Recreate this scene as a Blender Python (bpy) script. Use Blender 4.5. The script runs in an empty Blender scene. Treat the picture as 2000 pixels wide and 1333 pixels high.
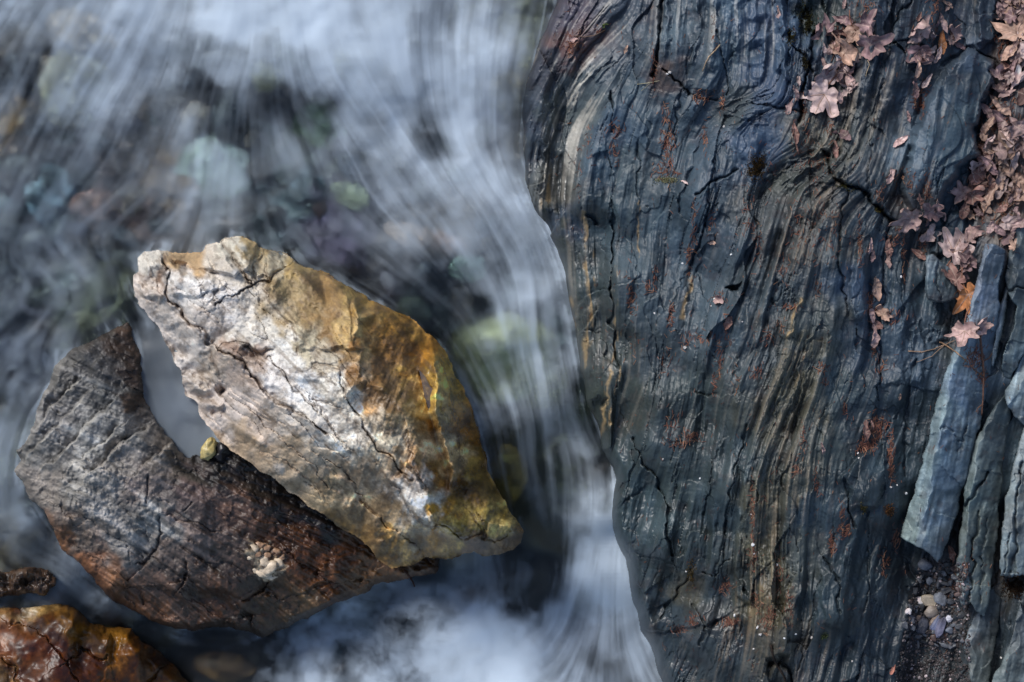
import bpy, math, random
import numpy as np
rng = np.random.default_rng(7)
random.seed(7)
f32 = np.float32

# ------------------------------------------------------------------ camera, sky, sun
SC = bpy.context.scene
COL = SC.collection
H = 4.0                                     # camera height over the datum, metres
cam_d = bpy.data.cameras.new("camera")
cam_d.sensor_width = 36.0
cam_d.lens = 36.0 * H / 2.0
cam_d.clip_end = 200
cam = bpy.data.objects.new("camera", cam_d)
cam.location = (0, 0, H)
COL.objects.link(cam)
SC.camera = cam

SUN_EL, SUN_AZ = math.radians(44), math.radians(-42)   # azimuth clockwise from +Y
world = bpy.data.worlds.new("World")
SC.world = world
world.use_nodes = True
wn = world.node_tree
bg = wn.nodes["Background"]
sky = wn.nodes.new("ShaderNodeTexSky")
sky.sky_type = 'NISHITA'
sky.sun_disc = False
sky.sun_elevation = SUN_EL
sky.sun_rotation = SUN_AZ
sky.air_density = 1.0
sky.dust_density = 1.5
wn.links.new(sky.outputs[0], bg.inputs[0])
bg.inputs[1].default_value = 0.115
sd = bpy.data.lights.new("sun", 'SUN')
sd.energy = 2.2
sd.angle = math.radians(18)
sd.color = (1.0, 0.985, 0.96)
sun = bpy.data.objects.new("sun", sd)
COL.objects.link(sun)
from mathutils import Vector
sdir = Vector((math.sin(SUN_AZ) * math.cos(SUN_EL), math.cos(SUN_AZ) * math.cos(SUN_EL), math.sin(SUN_EL)))
sun.rotation_euler = (-sdir).to_track_quat('-Z', 'Y').to_euler()
SC.view_settings.view_transform = 'Standard'
SC.view_settings.look = 'None'
SC.view_settings.gamma = 1
SC.view_settings.exposure = 0.35
SC.cycles.max_bounces = 8
SC.cycles.transparent_max_bounces = 12

# ------------------------------------------------------------------ numeric helpers
def P(px, py, z):
    """photo pixel (2000 x 1333 = 2 m x 1.333 m at z = 0) at height z -> metres"""
    s = (H - z) / H
    return (px - 1000.0) / 1000.0 * s, (666.5 - py) / 1000.0 * s, z

def lin(c):
    c = np.asarray(c, dtype=np.float64) / 255.0
    return np.where(c <= 0.04045, c / 12.92, ((c + 0.055) / 1.055) ** 2.4)

def bil(A, x0, y0, st, X, Y):
    ny, nx = A.shape[:2]
    u = np.clip((X - x0) / st, 0, nx - 1.001); v = np.clip((Y - y0) / st, 0, ny - 1.001)
    i = u.astype(np.int32); j = v.astype(np.int32)
    fu = (u - i).astype(f32); fv = (v - j).astype(f32)
    if A.ndim == 3: fu = fu[..., None]; fv = fv[..., None]
    return (A[j, i] * (1 - fu) + A[j, i + 1] * fu) * (1 - fv) + (A[j + 1, i] * (1 - fu) + A[j + 1, i + 1] * fu) * fv

NT = rng.standard_normal((16, 512, 512)).astype(f32)
def vn(x, y, seed=0):
    A = NT[seed % 16]
    xf = np.floor(x); yf = np.floor(y)
    i = xf.astype(np.int64); j = yf.astype(np.int64)
    u = (x - xf).astype(f32); v = (y - yf).astype(f32)
    u = u * u * u * (u * (u * 6 - 15) + 10); v = v * v * v * (v * (v * 6 - 15) + 10)
    i0 = i & 511; i1 = (i + 1) & 511; j0 = j & 511; j1 = (j + 1) & 511
    return (A[j0, i0] * (1 - u) + A[j0, i1] * u) * (1 - v) + (A[j1, i0] * (1 - u) + A[j1, i1] * u) * v

def fbm(X, Y, cell, octv=4, seed=0, gain=0.5):
    r = 0; a = 1.0; n = 0
    for k in range(octv):
        r = r + a * vn(X / cell * 2 ** k + 17.3 * k + seed * 5.1, Y / cell * 2 ** k + 9.1 * k + seed * 3.7, seed + k)
        n += a * a; a *= gain
    return r / math.sqrt(n) * 1.4

def facet(X, Y, cell, seed=0, ang=0.0, stretch=1.0, tilt=1.0):
    """chipped rock: planes with random tilts over jittered cells; returns height (in cells) and edge nearness"""
    ca, sa = math.cos(ang), math.sin(ang)
    U = (X * ca + Y * sa) / (cell * stretch); V = (-X * sa + Y * ca) / cell
    iu = np.floor(U).astype(np.int64); iv = np.floor(V).astype(np.int64)
    d1 = np.full(X.shape, 9.0, f32); d2 = d1.copy(); hb = np.zeros(X.shape, f32)
    R = NT
    for du in (-1, 0, 1):
        for dv in (-1, 0, 1):
            a = (iu + du) & 511; b = (iv + dv) & 511
            cx = iu + du + 0.5 + 0.35 * np.tanh(R[seed % 16, b, a]); cy = iv + dv + 0.5 + 0.35 * np.tanh(R[(seed + 1) % 16, b, a])
            dx = (U - cx).astype(f32); dy = (V - cy).astype(f32)
            d = dx * dx + dy * dy
            h = (R[(seed + 2) % 16, b, a] * dx + R[(seed + 3) % 16, b, a] * dy) * tilt + 0.25 * R[(seed + 4) % 16, b, a]
            m = d < d1
            d2 = np.where(m, d1, np.minimum(d2, d)); hb = np.where(m, h, hb); d1 = np.where(m, d, d1)
    return hb, np.sqrt(d2) - np.sqrt(d1)

class Field:
    """smooth field through hand-placed points (x, y, v...)"""
    def __init__(self, pts, p=2.0, e=25.0, dom=(-700, -600, 2800, 2000), st=8, blur=0):
        pts = np.array(pts, dtype=np.float64); self.x0, self.y0 = dom[0], dom[1]; self.st = st
        xs = np.arange(dom[0], dom[2] + st, st); ys = np.arange(dom[1], dom[3] + st, st)
        X, Y = np.meshgrid(xs, ys)
        W = np.zeros(X.shape); A = np.zeros(X.shape + (pts.shape[1] - 2,))
        for q in pts:
            w = 1.0 / ((X - q[0]) ** 2 + (Y - q[1]) ** 2 + e * e) ** p
            W += w; A += w[..., None] * q[2:]
        self.A = (A / W[..., None]).astype(f32)
        for _ in range(blur):
            for ax in (0, 1):
                q = np.concatenate([np.take(self.A, [0, 0], ax), self.A, np.take(self.A, [-1, -1], ax)], ax); n = self.A.shape[ax]
                self.A = sum(np.take(q, np.arange(k, k + n), ax) for k in range(5)) / 5
        if self.A.shape[2] == 1: self.A = self.A[..., 0]
    def __call__(self, X, Y): return bil(self.A, self.x0, self.y0, self.st, X, Y)

class Planes(Field):
    """facets: points (x, y, z, dz/dx, dz/dy); sharp weights keep each facet flat"""
    def __init__(self, pts, p=3.0, e=30.0, dom=(-300, 300, 1300, 1700), st=4):
        self.x0, self.y0 = dom[0], dom[1]; self.st = st
        xs = np.arange(dom[0], dom[2] + st, st); ys = np.arange(dom[1], dom[3] + st, st)
        X, Y = np.meshgrid(xs, ys); W = np.zeros(X.shape); A = np.zeros(X.shape)
        for (x, y, z, gx, gy) in pts:
            w = 1.0 / ((X - x) ** 2 + (Y - y) ** 2 + e * e) ** p
            W += w; A += w * (z + gx * (X - x) + gy * (Y - y))
        self.A = (A / W).astype(f32)

class Facets(Field):
    """a faceted relief: points (x, y, z) joined into triangles that respect the given ridge lines"""
    def __init__(self, pts, chains, outline, edgef, dom, st=2, soft=2):
        from mathutils.geometry import delaunay_2d_cdt
        P2 = [(q[0], q[1]) for q in pts]; Zs = [q[2] for q in pts]; key = {p: i for i, p in enumerate(P2)}
        n0 = len(P2); P2 += list(outline); Zs += [float(edgef(np.array([p[0]], f32), np.array([p[1]], f32))[0]) for p in outline]
        ed = [(n0 + i, n0 + (i + 1) % len(outline)) for i in range(len(outline))]
        for c in chains: ed += [(key[a], key[b]) for a, b in zip(c[:-1], c[1:])]
        vo, eo, fo, ov, oe, of = delaunay_2d_cdt([Vector(p) for p in P2], ed, [], 0, 0.01)
        zo = [np.mean([Zs[k] for k in o]) if len(o) else None for o in ov]
        for i, z in enumerate(zo):
            if z is None: zo[i] = Zs[int(np.argmin([(vo[i][0] - p[0]) ** 2 + (vo[i][1] - p[1]) ** 2 for p in P2]))]
        self.x0, self.y0 = dom[0], dom[1]; self.st = st
        X, Y = np.meshgrid(np.arange(dom[0], dom[2] + st, st), np.arange(dom[1], dom[3] + st, st)); A = edgef(X, Y).astype(f32)
        for f in fo:
            (ax, ay), (bx, by), (cx, cy) = [vo[k] for k in f[:3]]; za, zb_, zc = [zo[k] for k in f[:3]]
            i0, i1 = int((min(ax, bx, cx) - dom[0]) // st), int((max(ax, bx, cx) - dom[0]) // st) + 2; j0, j1 = int((min(ay, by, cy) - dom[1]) // st), int((max(ay, by, cy) - dom[1]) // st) + 2
            sl = (slice(max(j0, 0), j1), slice(max(i0, 0), i1)); x = X[sl]; y = Y[sl]; D = (by - cy) * (ax - cx) + (cx - bx) * (ay - cy)
            if abs(D) < 1e-9: continue
            u = ((by - cy) * (x - cx) + (cx - bx) * (y - cy)) / D; v = ((cy - ay) * (x - cx) + (ax - cx) * (y - cy)) / D; w = 1 - u - v
            m = (u >= -1e-6) & (v >= -1e-6) & (w >= -1e-6); A[sl] = np.where(m, u * za + v * zb_ + w * zc, A[sl])
        for _ in range(soft):
            for ax_ in (0, 1):
                q = np.concatenate([np.take(A, [0], ax_), A, np.take(A, [-1], ax_)], ax_); n = A.shape[ax_]; A = sum(np.take(q, np.arange(k, k + n), ax_) for k in range(3)) / 3
        self.A = A.astype(f32)

def colfield(pts, **k):
    """(x, y, r, g, b) in 0..255 -> linear colour field"""
    return Field([(q[0], q[1], *lin(q[2:5]), *q[5:]) for q in pts], **k)

def sdf(X, Y, poly):
    """signed distance, positive inside"""
    d = np.full(X.shape, 1e12); ins = np.zeros(X.shape, bool); n = len(poly)
    for k in range(n):
        x1, y1 = poly[k]; x2, y2 = poly[(k + 1) % n]
        ex, ey = x2 - x1, y2 - y1; L = ex * ex + ey * ey + 1e-9
        t = np.clip(((X - x1) * ex + (Y - y1) * ey) / L, 0, 1)
        d = np.minimum(d, (X - x1 - t * ex) ** 2 + (Y - y1 - t * ey) ** 2)
        c = (y1 > Y) != (y2 > Y)
        if y1 != y2: ins ^= c & (X < ex * (Y - y1) / (ey) + x1)
    return (np.where(ins, 1, -1) * np.sqrt(d)).astype(f32)

def pdist(X, Y, pl):
    """distance to a polyline and the side (+ on the right hand in the picture of its direction)"""
    d = np.full(X.shape, 1e12); sgn = np.zeros(X.shape)
    for k in range(len(pl) - 1):
        x1, y1 = pl[k]; x2, y2 = pl[k + 1]; ex, ey = x2 - x1, y2 - y1; L = ex * ex + ey * ey + 1e-9
        t = np.clip(((X - x1) * ex + (Y - y1) * ey) / L, 0, 1)
        dd = (X - x1 - t * ex) ** 2 + (Y - y1 - t * ey) ** 2
        m = dd < d; d = np.where(m, dd, d); sgn = np.where(m, np.sign(ex * (Y - y1) - ey * (X - x1)), sgn)
    return np.sqrt(d), sgn

def sst(a, b, x):
    t = np.clip((x - a) / (b - a), 0, 1); return t * t * (3 - 2 * t)

class Sculpt:
    """adds features (heights in mm) to a height grid Z over photo coordinates"""
    def __init__(self, X, Y, Z, jit=3.0, seed=3):
        self.Z = Z; self.X = X; self.Y = Y
        self.WX = (X + jit * fbm(X, Y, 22, 3, seed)).astype(f32); self.WY = (Y + jit * fbm(X, Y, 22, 3, seed + 5)).astype(f32)
    def box(self, pts, m):
        a = np.array(pts); xs = self.X[0]; ys = self.Y[:, 0]
        i0, i1 = np.searchsorted(xs, [a[:, 0].min() - m, a[:, 0].max() + m]); j0, j1 = np.searchsorted(ys, [a[:, 1].min() - m, a[:, 1].max() + m])
        return (slice(j0, max(j1, j0 + 1)), slice(i0, max(i1, i0 + 1)))
    def crack(self, pl, w=3.0, depth=8.0, step=0.0, decay=40.0):
        s = self.box(pl, max(w * 4, decay * 4 if step else 0)); 
        if self.Z[s].size == 0: return
        d, sg = pdist(self.WX[s], self.WY[s], pl)
        w2 = w * (0.75 + 0.35 * vn(self.X[s] / 25, self.Y[s] / 25, 3))
        w2 = np.maximum(w2, 0.6)
        self.Z[s] -= depth * np.exp(-(d / w2) ** 2)
        if step: self.Z[s] += step * np.where(sg > 0, 1, 0) * sst(0, 3, d) * np.exp(-d / decay)
    def ridge(self, pl, w=6.0, h=8.0):
        self.crack(pl, w, -h)
    def plate(self, poly, h=10.0, bevel=8.0, tx=0.0, ty=0.0):
        s = self.box(poly, bevel + 4); 
        if self.Z[s].size == 0: return
        d = sdf(self.WX[s], self.WY[s], poly); a = np.array(poly).mean(0)
        pl = h + tx * (self.X[s] - a[0]) + ty * (self.Y[s] - a[1])
        self.Z[s] += pl * sst(-1.5, bevel, d)
    def bump(self, x, y, rx, ry, ang, h, pw=2.0):
        r = max(rx, ry) * 2.2; s = self.box([(x, y)], r)
        if self.Z[s].size == 0: return
        c, sn = math.cos(math.radians(ang)), math.sin(math.radians(ang)); dx = self.WX[s] - x; dy = self.WY[s] - y
        u = (dx * c + dy * sn) / rx; v = (-dx * sn + dy * c) / ry
        self.Z[s] += h * np.exp(-(u * u + v * v) ** (pw / 2))

def streaks(dirf, dom, st, cells, seed=0, turb=None):
    """noise smeared along a direction field (line integral, by doubling); one array per (cell, length)"""
    xs = np.arange(dom[0], dom[2] + st, st, dtype=f32); ys = np.arange(dom[1], dom[3] + st, st, dtype=f32)
    X, Y = np.meshgrid(xs, ys)
    D = dirf(X, Y); n = np.sqrt(D[..., 0] ** 2 + D[..., 1] ** 2) + 1e-6
    DX0 = D[..., 0] / n; DY0 = D[..., 1] / n
    out = []
    for q, (cell, length) in enumerate(cells):
        A = vn(X / cell + 31 * q, Y / cell + 11 * q, seed + q)
        if cell < 5: A = rng.standard_normal(X.shape).astype(f32) * 0.7 + 0.5 * A
        s0 = max(cell * 0.5, st * 0.6)
        FX, FY = DX0 * s0, DY0 * s0; BX, BY = -FX, -FY; L = s0
        while True:
            A = 0.34 * A + 0.33 * bil(A, dom[0], dom[1], st, X + FX, Y + FY) + 0.33 * bil(A, dom[0], dom[1], st, X + BX, Y + BY)
            L *= 2
            if L > length: break
            FX, FY = FX + bil(FX, dom[0], dom[1], st, X + FX, Y + FY), FY + bil(FY, dom[0], dom[1], st, X + FX, Y + FY)
            BX, BY = BX + bil(BX, dom[0], dom[1], st, X + BX, Y + BY), BY + bil(BY, dom[0], dom[1], st, X + BX, Y + BY)
        A = (A - A.mean()) / A.std()
        out.append(A.astype(f32))
    return X, Y, out

# ------------------------------------------------------------------ mesh helpers
def raw_mesh(name, V, F, tint=None, smooth=True):
    """V (n,3), F list of (m,k) int arrays with k = 3 or 4"""
    me = bpy.data.meshes.new(name)
    F = [np.asarray(f, np.int32) for f in F if len(f)]
    me.vertices.add(len(V)); me.vertices.foreach_set("co", np.asarray(V, f32).ravel())
    loops = np.concatenate([f.ravel() for f in F]); tot = np.concatenate([np.full(len(f), f.shape[1], np.int32) for f in F])
    me.loops.add(len(loops)); me.loops.foreach_set("vertex_index", loops)
    start = np.zeros(len(tot), np.int32); start[1:] = np.cumsum(tot)[:-1]
    me.polygons.add(len(tot)); me.polygons.foreach_set("loop_start", start); me.polygons.foreach_set("loop_total", tot)
    me.polygons.foreach_set("use_smooth", np.full(len(tot), smooth, bool))
    me.update(calc_edges=True); me.validate()
    if tint is not None:
        t = np.asarray(tint, f32)
        if t.shape[1] == 3: t = np.concatenate([t, np.zeros((len(t), 1), f32)], 1)
        a = me.color_attributes.new("tint", 'FLOAT_COLOR', 'POINT'); a.data.foreach_set("color", t.ravel())
    return me

def link(name, me, mat, parent=None, loc=None):
    o = bpy.data.objects.new(name, me); COL.objects.link(o)
    if mat and not me.materials: me.materials.append(mat)
    if parent: o.parent = parent
    if loc is not None: o.location = loc
    return o

def tag(o, label=None, cat=None, group=None, kind=None):
    if label: o["label"] = label
    if cat: o["category"] = cat
    if group: o["group"] = group
    if kind: o["kind"] = kind
    return o

SURF = []          # (x0, y0, step, Z grid in metres, mask) of every rock top, to lay things on
def zsurf(px, py, dflt=0.0):
    best = -9
    for (x0, y0, st, Z, M) in SURF:
        i = int(round((px - x0) / st)); j = int(round((py - y0) / st))
        if 0 <= j < Z.shape[0] and 0 <= i < Z.shape[1] and M[j, i]: best = max(best, float(Z[j, i]))
    return best if best > -9 else dflt

def sheet(name, X, Y, Z, M, mat, tint, base=None, zb=None, register=True, origin=None):
    """height sheet over photo coordinates (Z in metres) limited to mask M; with zb it becomes a closed solid"""
    px, py, pz = P(X, Y, Z)
    cm = M[:-1, :-1] & M[1:, :-1] & M[1:, 1:] & M[:-1, 1:]
    use = np.zeros(M.shape, bool)
    use[:-1, :-1] |= cm; use[1:, :-1] |= cm; use[1:, 1:] |= cm; use[:-1, 1:] |= cm
    idx = np.full(M.shape, -1, np.int64); idx[use] = np.arange(use.sum())
    V = np.stack([px[use], py[use], pz[use]], 1)
    q = np.stack([idx[:-1, :-1][cm], idx[1:, :-1][cm], idx[1:, 1:][cm], idx[:-1, 1:][cm]], 1)
    T = tint[use]; F = [q]
    if zb is not None:
        bx, by, bz = P(X, Y, zb); n = use.sum()
        V = np.concatenate([V, np.stack([bx[use], by[use], bz[use]], 1)]); T = np.concatenate([T, T])
        F.append(q[:, ::-1] + n)
        pad = np.pad(cm, 1)
        c = pad[1:-1, 1:-1]
        for (nb, a, b) in ((pad[1:-1, :-2], (0, 0), (1, 0)), (pad[2:, 1:-1], (1, 0), (1, 1)), (pad[1:-1, 2:], (1, 1), (0, 1)), (pad[:-2, 1:-1], (0, 1), (0, 0))):
            e = c & ~nb; jj, ii = np.nonzero(e)
            A = idx[jj + a[0], ii + a[1]]; B = idx[jj + b[0], ii + b[1]]
            F.append(np.stack([B, A, A + n, B + n], 1))
    if origin is not None: V = V - np.array(origin)
    me = raw_mesh(name, V, F, T)
    o = link(name, me, mat, None, origin)
    if register: SURF.append((float(X[0, 0]), float(Y[0, 0]), float(X[0, 1] - X[0, 0]), Z, M))
    return o

def mgrid(x0, y0, x1, y1, st):
    return np.meshgrid(np.arange(x0, x1 + st, st, dtype=f32), np.arange(y0, y1 + st, st, dtype=f32))

# ------------------------------------------------------------------ materials
def nodes(name):
    m = bpy.data.materials.new(name); m.use_nodes = True; nt = m.node_tree
    return m, nt, nt.nodes["Principled BSDF"]

def N(nt, typ, **kw):
    n = nt.nodes.new(typ)
    for k, v in kw.items():
        if k in n.inputs: n.inputs[k].default_value = v
        else: setattr(n, k, v)
    return n

def rock_mat(name, dry=0.62, wet=0.16, grain=260.0, bump=0.35, mott=0.35, spec=0.5, bdist=0.0015):
    """tint attribute = the stone's own colour, its alpha = how wet; fine grain from noise"""
    m, nt, b = nodes(name); L = nt.links.new
    at = N(nt, "ShaderNodeAttribute", attribute_name="tint"); tc = N(nt, "ShaderNodeTexCoord")
    n1 = N(nt, "ShaderNodeTexNoise", Scale=grain, Detail=8.0, Roughness=0.65); L(tc.outputs["Object"], n1.inputs["Vector"])
    mr = N(nt, "ShaderNodeMapRange"); mr.inputs["From Min"].default_value = 0.3; mr.inputs["From Max"].default_value = 0.7
    mr.inputs["To Min"].default_value = 1 - mott; mr.inputs["To Max"].default_value = 1 + mott
    L(n1.outputs["Fac"], mr.inputs["Value"])
    vm = N(nt, "ShaderNodeVectorMath", operation='SCALE'); L(at.outputs["Color"], vm.inputs[0]); L(mr.outputs[0], vm.inputs["Scale"])
    L(vm.outputs[0], b.inputs["Base Color"])
    r = N(nt, "ShaderNodeMapRange"); r.inputs["To Min"].default_value = dry; r.inputs["To Max"].default_value = wet
    n3 = N(nt, "ShaderNodeTexNoise", Scale=30.0, Detail=4.0); L(tc.outputs["Object"], n3.inputs["Vector"])
    ad = N(nt, "ShaderNodeMath", operation='MULTIPLY_ADD'); L(n3.outputs["Fac"], ad.inputs[0]); ad.inputs[1].default_value = 0.3; ad.inputs[2].default_value = -0.15
    ad2 = N(nt, "ShaderNodeMath", operation='ADD'); L(at.outputs["Alpha"], ad2.inputs[0]); L(ad.outputs[0], ad2.inputs[1])
    L(ad2.outputs[0], r.inputs["Value"]); L(r.outputs[0], b.inputs["Roughness"])
    b.inputs["Specular IOR Level"].default_value = spec
    n2 = N(nt, "ShaderNodeTexNoise", Scale=grain * 0.6, Detail=10.0, Roughness=0.7); L(tc.outputs["Object"], n2.inputs["Vector"])
    bp = N(nt, "ShaderNodeBump", Strength=bump, Distance=bdist); L(n2.outputs["Fac"], bp.inputs["Height"]); L(bp.outputs[0], b.inputs["Normal"])
    return m

M_slate = rock_mat("slate", dry=0.58, wet=0.3, grain=260, bump=0.22, mott=0.2)
M_marble = rock_mat("pale_boulder_stone", dry=0.6, wet=0.26, grain=190, bump=0.55, mott=0.2)
M_schist = rock_mat("grey_schist", dry=0.55, wet=0.4, grain=220, bump=0.4, mott=0.2)
M_ochre = rock_mat("wet_ochre_stone", dry=0.6, wet=0.3, grain=110, bump=0.3, mott=0.2, spec=0.35)
M_cobble = rock_mat("stream_cobble", dry=0.6, wet=0.3, grain=90, bump=0.2, mott=0.25)
M_pebble = rock_mat("pebble_stone", dry=0.6, wet=0.2, grain=300, bump=0.3, mott=0.25)

def water_mat():
    m, nt, b = nodes("silky_water"); L = nt.links.new
    nt.nodes.remove(b); out = nt.nodes["Material Output"]
    at = N(nt, "ShaderNodeAttribute", attribute_name="tint")           # r = share of foam and painted sheen, g = body tint, b = spare
    sp = N(nt, "ShaderNodeSeparateColor"); L(at.outputs["Color"], sp.inputs[0])
    tr = N(nt, "ShaderNodeBsdfTransparent"); tr.inputs[0].default_value = (0.80, 0.88, 0.90, 1)
    rf = N(nt, "ShaderNodeBsdfRefraction", Roughness=0.7, IOR=1.12); rf.inputs[0].default_value = (0.80, 0.88, 0.90, 1)
    mx0 = N(nt, "ShaderNodeMixShader"); mx0.inputs[0].default_value = 0.85; L(tr.outputs[0], mx0.inputs[1]); L(rf.outputs[0], mx0.inputs[2])
    gl = N(nt, "ShaderNodeBsdfGlossy", Roughness=0.28); gl.inputs[0].default_value = (1, 1, 1, 1)
    fr = N(nt, "ShaderNodeFresnel", IOR=1.33)
    mx1 = N(nt, "ShaderNodeMixShader"); L(fr.outputs[0], mx1.inputs[0]); L(mx0.outputs[0], mx1.inputs[1]); L(gl.outputs[0], mx1.inputs[2])
    df = N(nt, "ShaderNodeBsdfDiffuse"); df.inputs[0].default_value = (0.75, 0.87, 0.99, 1)
    tl = N(nt, "ShaderNodeBsdfTranslucent"); tl.inputs[0].default_value = (0.75, 0.87, 0.99, 1)
    mx2 = N(nt, "ShaderNodeMixShader"); mx2.inputs[0].default_value = 0.25; L(df.outputs[0], mx2.inputs[1]); L(tl.outputs[0], mx2.inputs[2])
    mx3 = N(nt, "ShaderNodeMixShader"); L(sp.outputs[0], mx3.inputs[0]); L(mx1.outputs[0], mx3.inputs[1]); L(mx2.outputs[0], mx3.inputs[2])
    L(mx3.outputs[0], out.inputs["Surface"])
    return m
M_water = water_mat()

def plain_mat(name, rough=0.7, attr=True, col=(0.2, 0.2, 0.2), grain=200, mott=0.3, bump=0.0, trans=0.0):
    m, nt, b = nodes(name); L = nt.links.new
    tc = N(nt, "ShaderNodeTexCoord"); oi = N(nt, "ShaderNodeObjectInfo")
    n1 = N(nt, "ShaderNodeTexNoise", Scale=grain, Detail=5.0); L(tc.outputs["Object"], n1.inputs["Vector"])
    mr = N(nt, "ShaderNodeMapRange"); mr.inputs["From Min"].default_value = 0.3; mr.inputs["From Max"].default_value = 0.7
    mr.inputs["To Min"].default_value = 1 - mott; mr.inputs["To Max"].default_value = 1 + mott; L(n1.outputs["Fac"], mr.inputs["Value"])
    vm = N(nt, "ShaderNodeVectorMath", operation='SCALE'); L(mr.outputs[0], vm.inputs["Scale"])
    if attr:
        at = N(nt, "ShaderNodeAttribute", attribute_name="tint"); 
        mu = N(nt, "ShaderNodeMix", data_type='RGBA', blend_type='MULTIPLY'); mu.inputs[0].default_value = 1.0
        L(at.outputs["Color"], mu.inputs[6]); L(oi.outputs["Color"], mu.inputs[7]); L(mu.outputs[2], vm.inputs[0])
    else: vm.inputs[0].default_value = col
    L(vm.outputs[0], b.inputs["Base Color"]); b.inputs["Roughness"].default_value = rough
    b.inputs["Specular IOR Level"].default_value = 0.3
    if bump:
        bp = N(nt, "ShaderNodeBump", Strength=bump, Distance=0.001); L(n1.outputs["Fac"], bp.inputs["Height"]); L(bp.outputs[0], b.inputs["Normal"])
    return m
M_leaf = plain_mat("dead_leaf", 0.65, True, grain=140, mott=0.25, bump=0.3)
M_needle = plain_mat("needle", 0.7, True, grain=90, mott=0.3)
M_twig = plain_mat("twig_bark", 0.75, True, grain=300, mott=0.35, bump=0.4)
M_moss = plain_mat("moss", 0.85, True, grain=200, mott=0.4)

# ------------------------------------------------------------------ waterline outlines of the big rocks (photo coordinates)
BIG = [(259.5,538),(268,530),(272,505),(283,493),(309,488),(334,493),(365,493),(390,496),(403,482),(430,476),(438,464),(469,462),(500,471),(509,481),(523,482),(540,492),(568,503),(582,514),(624,530),(652,541),
    (686,558),(717,581),(721,587),(755,596),(780,610),(811,627),(839,649),(862,672),(876,694),(887,719),(898,748),(912,773),(926,804),(935,838),(946,888),(957,927),(971,953),(994,989),(1014,1018),(1028,1040),
    (1019,1063),(1002,1074),(980,1084),(952,1089),(924,1082),(904,1086),(884,1095),(853,1091),(828,1092),(808,1103),(769,1112),(749,1105),(732,1091),(721,1071),(704,1054),(679,1040),(656,1026),(628,1003),
    (600,989),(569,965),(536,937),(506,922),(485,904),(470,892),(443,877),(425,865),(402,828),(391,802),(387,788),(366,772),(359,752),(352,727),(338,704),(332,679),(321,659),(304,637),(287,617),(278,609),(267,586),(259,567)]
GREY = [(250,628),(231,637),(197,653),(169,670),(141,683),(121,701),(104,718),(96,746),(82,775),(70,797),(67,833),(51,859),(30,881),(37,901),(28,920),(39,939),(58,975),(84,1001),(104,1036),(120,1072),(153,1101),(179,1127),(198,1153),(227,1179),
    (270,1199),(309,1222),(344,1233),(406,1228),(435,1222),(465,1228),(490,1238),(509,1245),(560,1228),(608,1204),(665,1177),(710,1159),(749,1140),(800,1130),(850,1118),(870,1080),(800,1000),(700,960),(600,900),(500,860),(420,880),(369,898),(338,865),(309,825),(287,783),(277,735),(281,693),(262,656)]
EDGE = [(1170,-330),(1110,-120),(1081,0),(1063,49),(1044,101),(1025,150),(1020,195),(1021,244),(1019,300),(1021,349),(1033,394),(1044,416),(1063,446),(1073,470),(1084,491),(1098,542),(1105,582),(1118,636),(1125,677),(1135,727),(1142,744),
    (1145,781),(1159,812),(1172,845),(1174,879),(1196,915),(1201,937),(1197,959),(1196,1002),(1199,1031),(1210,1075),(1225,1118),(1236,1169),(1250,1234),(1268,1256),(1279,1285),(1293,1332),(1330,1450),(1360,1680)]

# ------------------------------------------------------------------ water level, stream bed
WZ = Field([(-500,-400,195),(0,0,172),(600,0,182),(1000,0,172),(0,400,142),(600,400,142),(1000,400,130),(100,600,126),(50,900,116),(330,700,113),(340,850,110),
    (420,900,106),(800,500,129),(1000,600,112),(1080,750,86),(1000,830,60),(1000,900,22),(1090,900,15),(1080,1000,-20),(1180,990,25),(1050,1100,-85),(1190,1080,-30),(1150,1250,-110),
    (900,1130,-135),(900,1300,-140),(600,1250,-140),(350,1280,-120),(30,1040,100),(120,1100,72),(200,1170,18),(290,1220,-60),(450,1270,-125),
    (1290,1340,-130),(700,1700,-170),(1250,1700,-170),(0,1500,-120),(-400,900,125),(-400,1200,60),(720,1100,-60),(850,1105,-125),(950,1105,-115),(780,1128,-130),(1010,1085,-75),(900,1060,-60)], p=2.0, e=28, blur=3)
def deep(X, Y): return Field([(0,0,70),(600,0,60),(600,400,75),(100,500,60),(880,620,170),(950,560,130),(330,760,70),(1050,1000,150),(900,1250,170),(100,1000,50),(1050,300,60),(1100,600,110)], p=1.5, e=60)(X, Y)

BED_C = colfield([(150,30,90,95,100),(160,60,150,125,95),(60,20,45,52,60),(30,150,45,48,52),(20,230,140,110,80),(100,300,62,60,62),(80,380,75,92,100),(40,450,45,48,50),
    (250,360,78,66,60),(320,350,110,84,52),(240,400,130,100,90),(420,180,58,58,60),(520,170,62,72,60),(350,100,70,72,74),(690,120,95,92,70),(640,90,50,60,70),(600,200,55,70,58),
    (620,250,110,125,95),(720,300,100,92,80),(830,270,52,64,62),(1000,190,130,115,85),(1040,60,90,88,60),(960,210,75,70,85),(650,430,100,86,105),(560,400,70,86,90),(760,480,70,62,62),
    (860,460,120,100,75),(840,540,40,52,64),(700,520,45,55,78),(900,600,34,48,52),(1000,600,60,72,68),(1080,640,60,72,72),(1050,830,66,72,52),(1060,950,52,54,36),(1120,900,44,50,40),(960,950,110,90,46),
    (1040,1100,36,38,36),(1100,560,70,80,85),(100,550,70,76,72),(180,600,84,86,64),(60,700,70,72,84),(300,760,80,70,70),(30,900,78,78,68),(60,1050,85,72,52),(180,1130,70,66,64),
    (900,1200,40,52,64),(650,1220,42,54,60),(450,1260,60,48,36),(700,1300,52,58,62),(1180,1290,85,75,68),(500,1500,50,55,60),(-300,200,60,62,62)], p=2.0, e=18)

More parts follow.
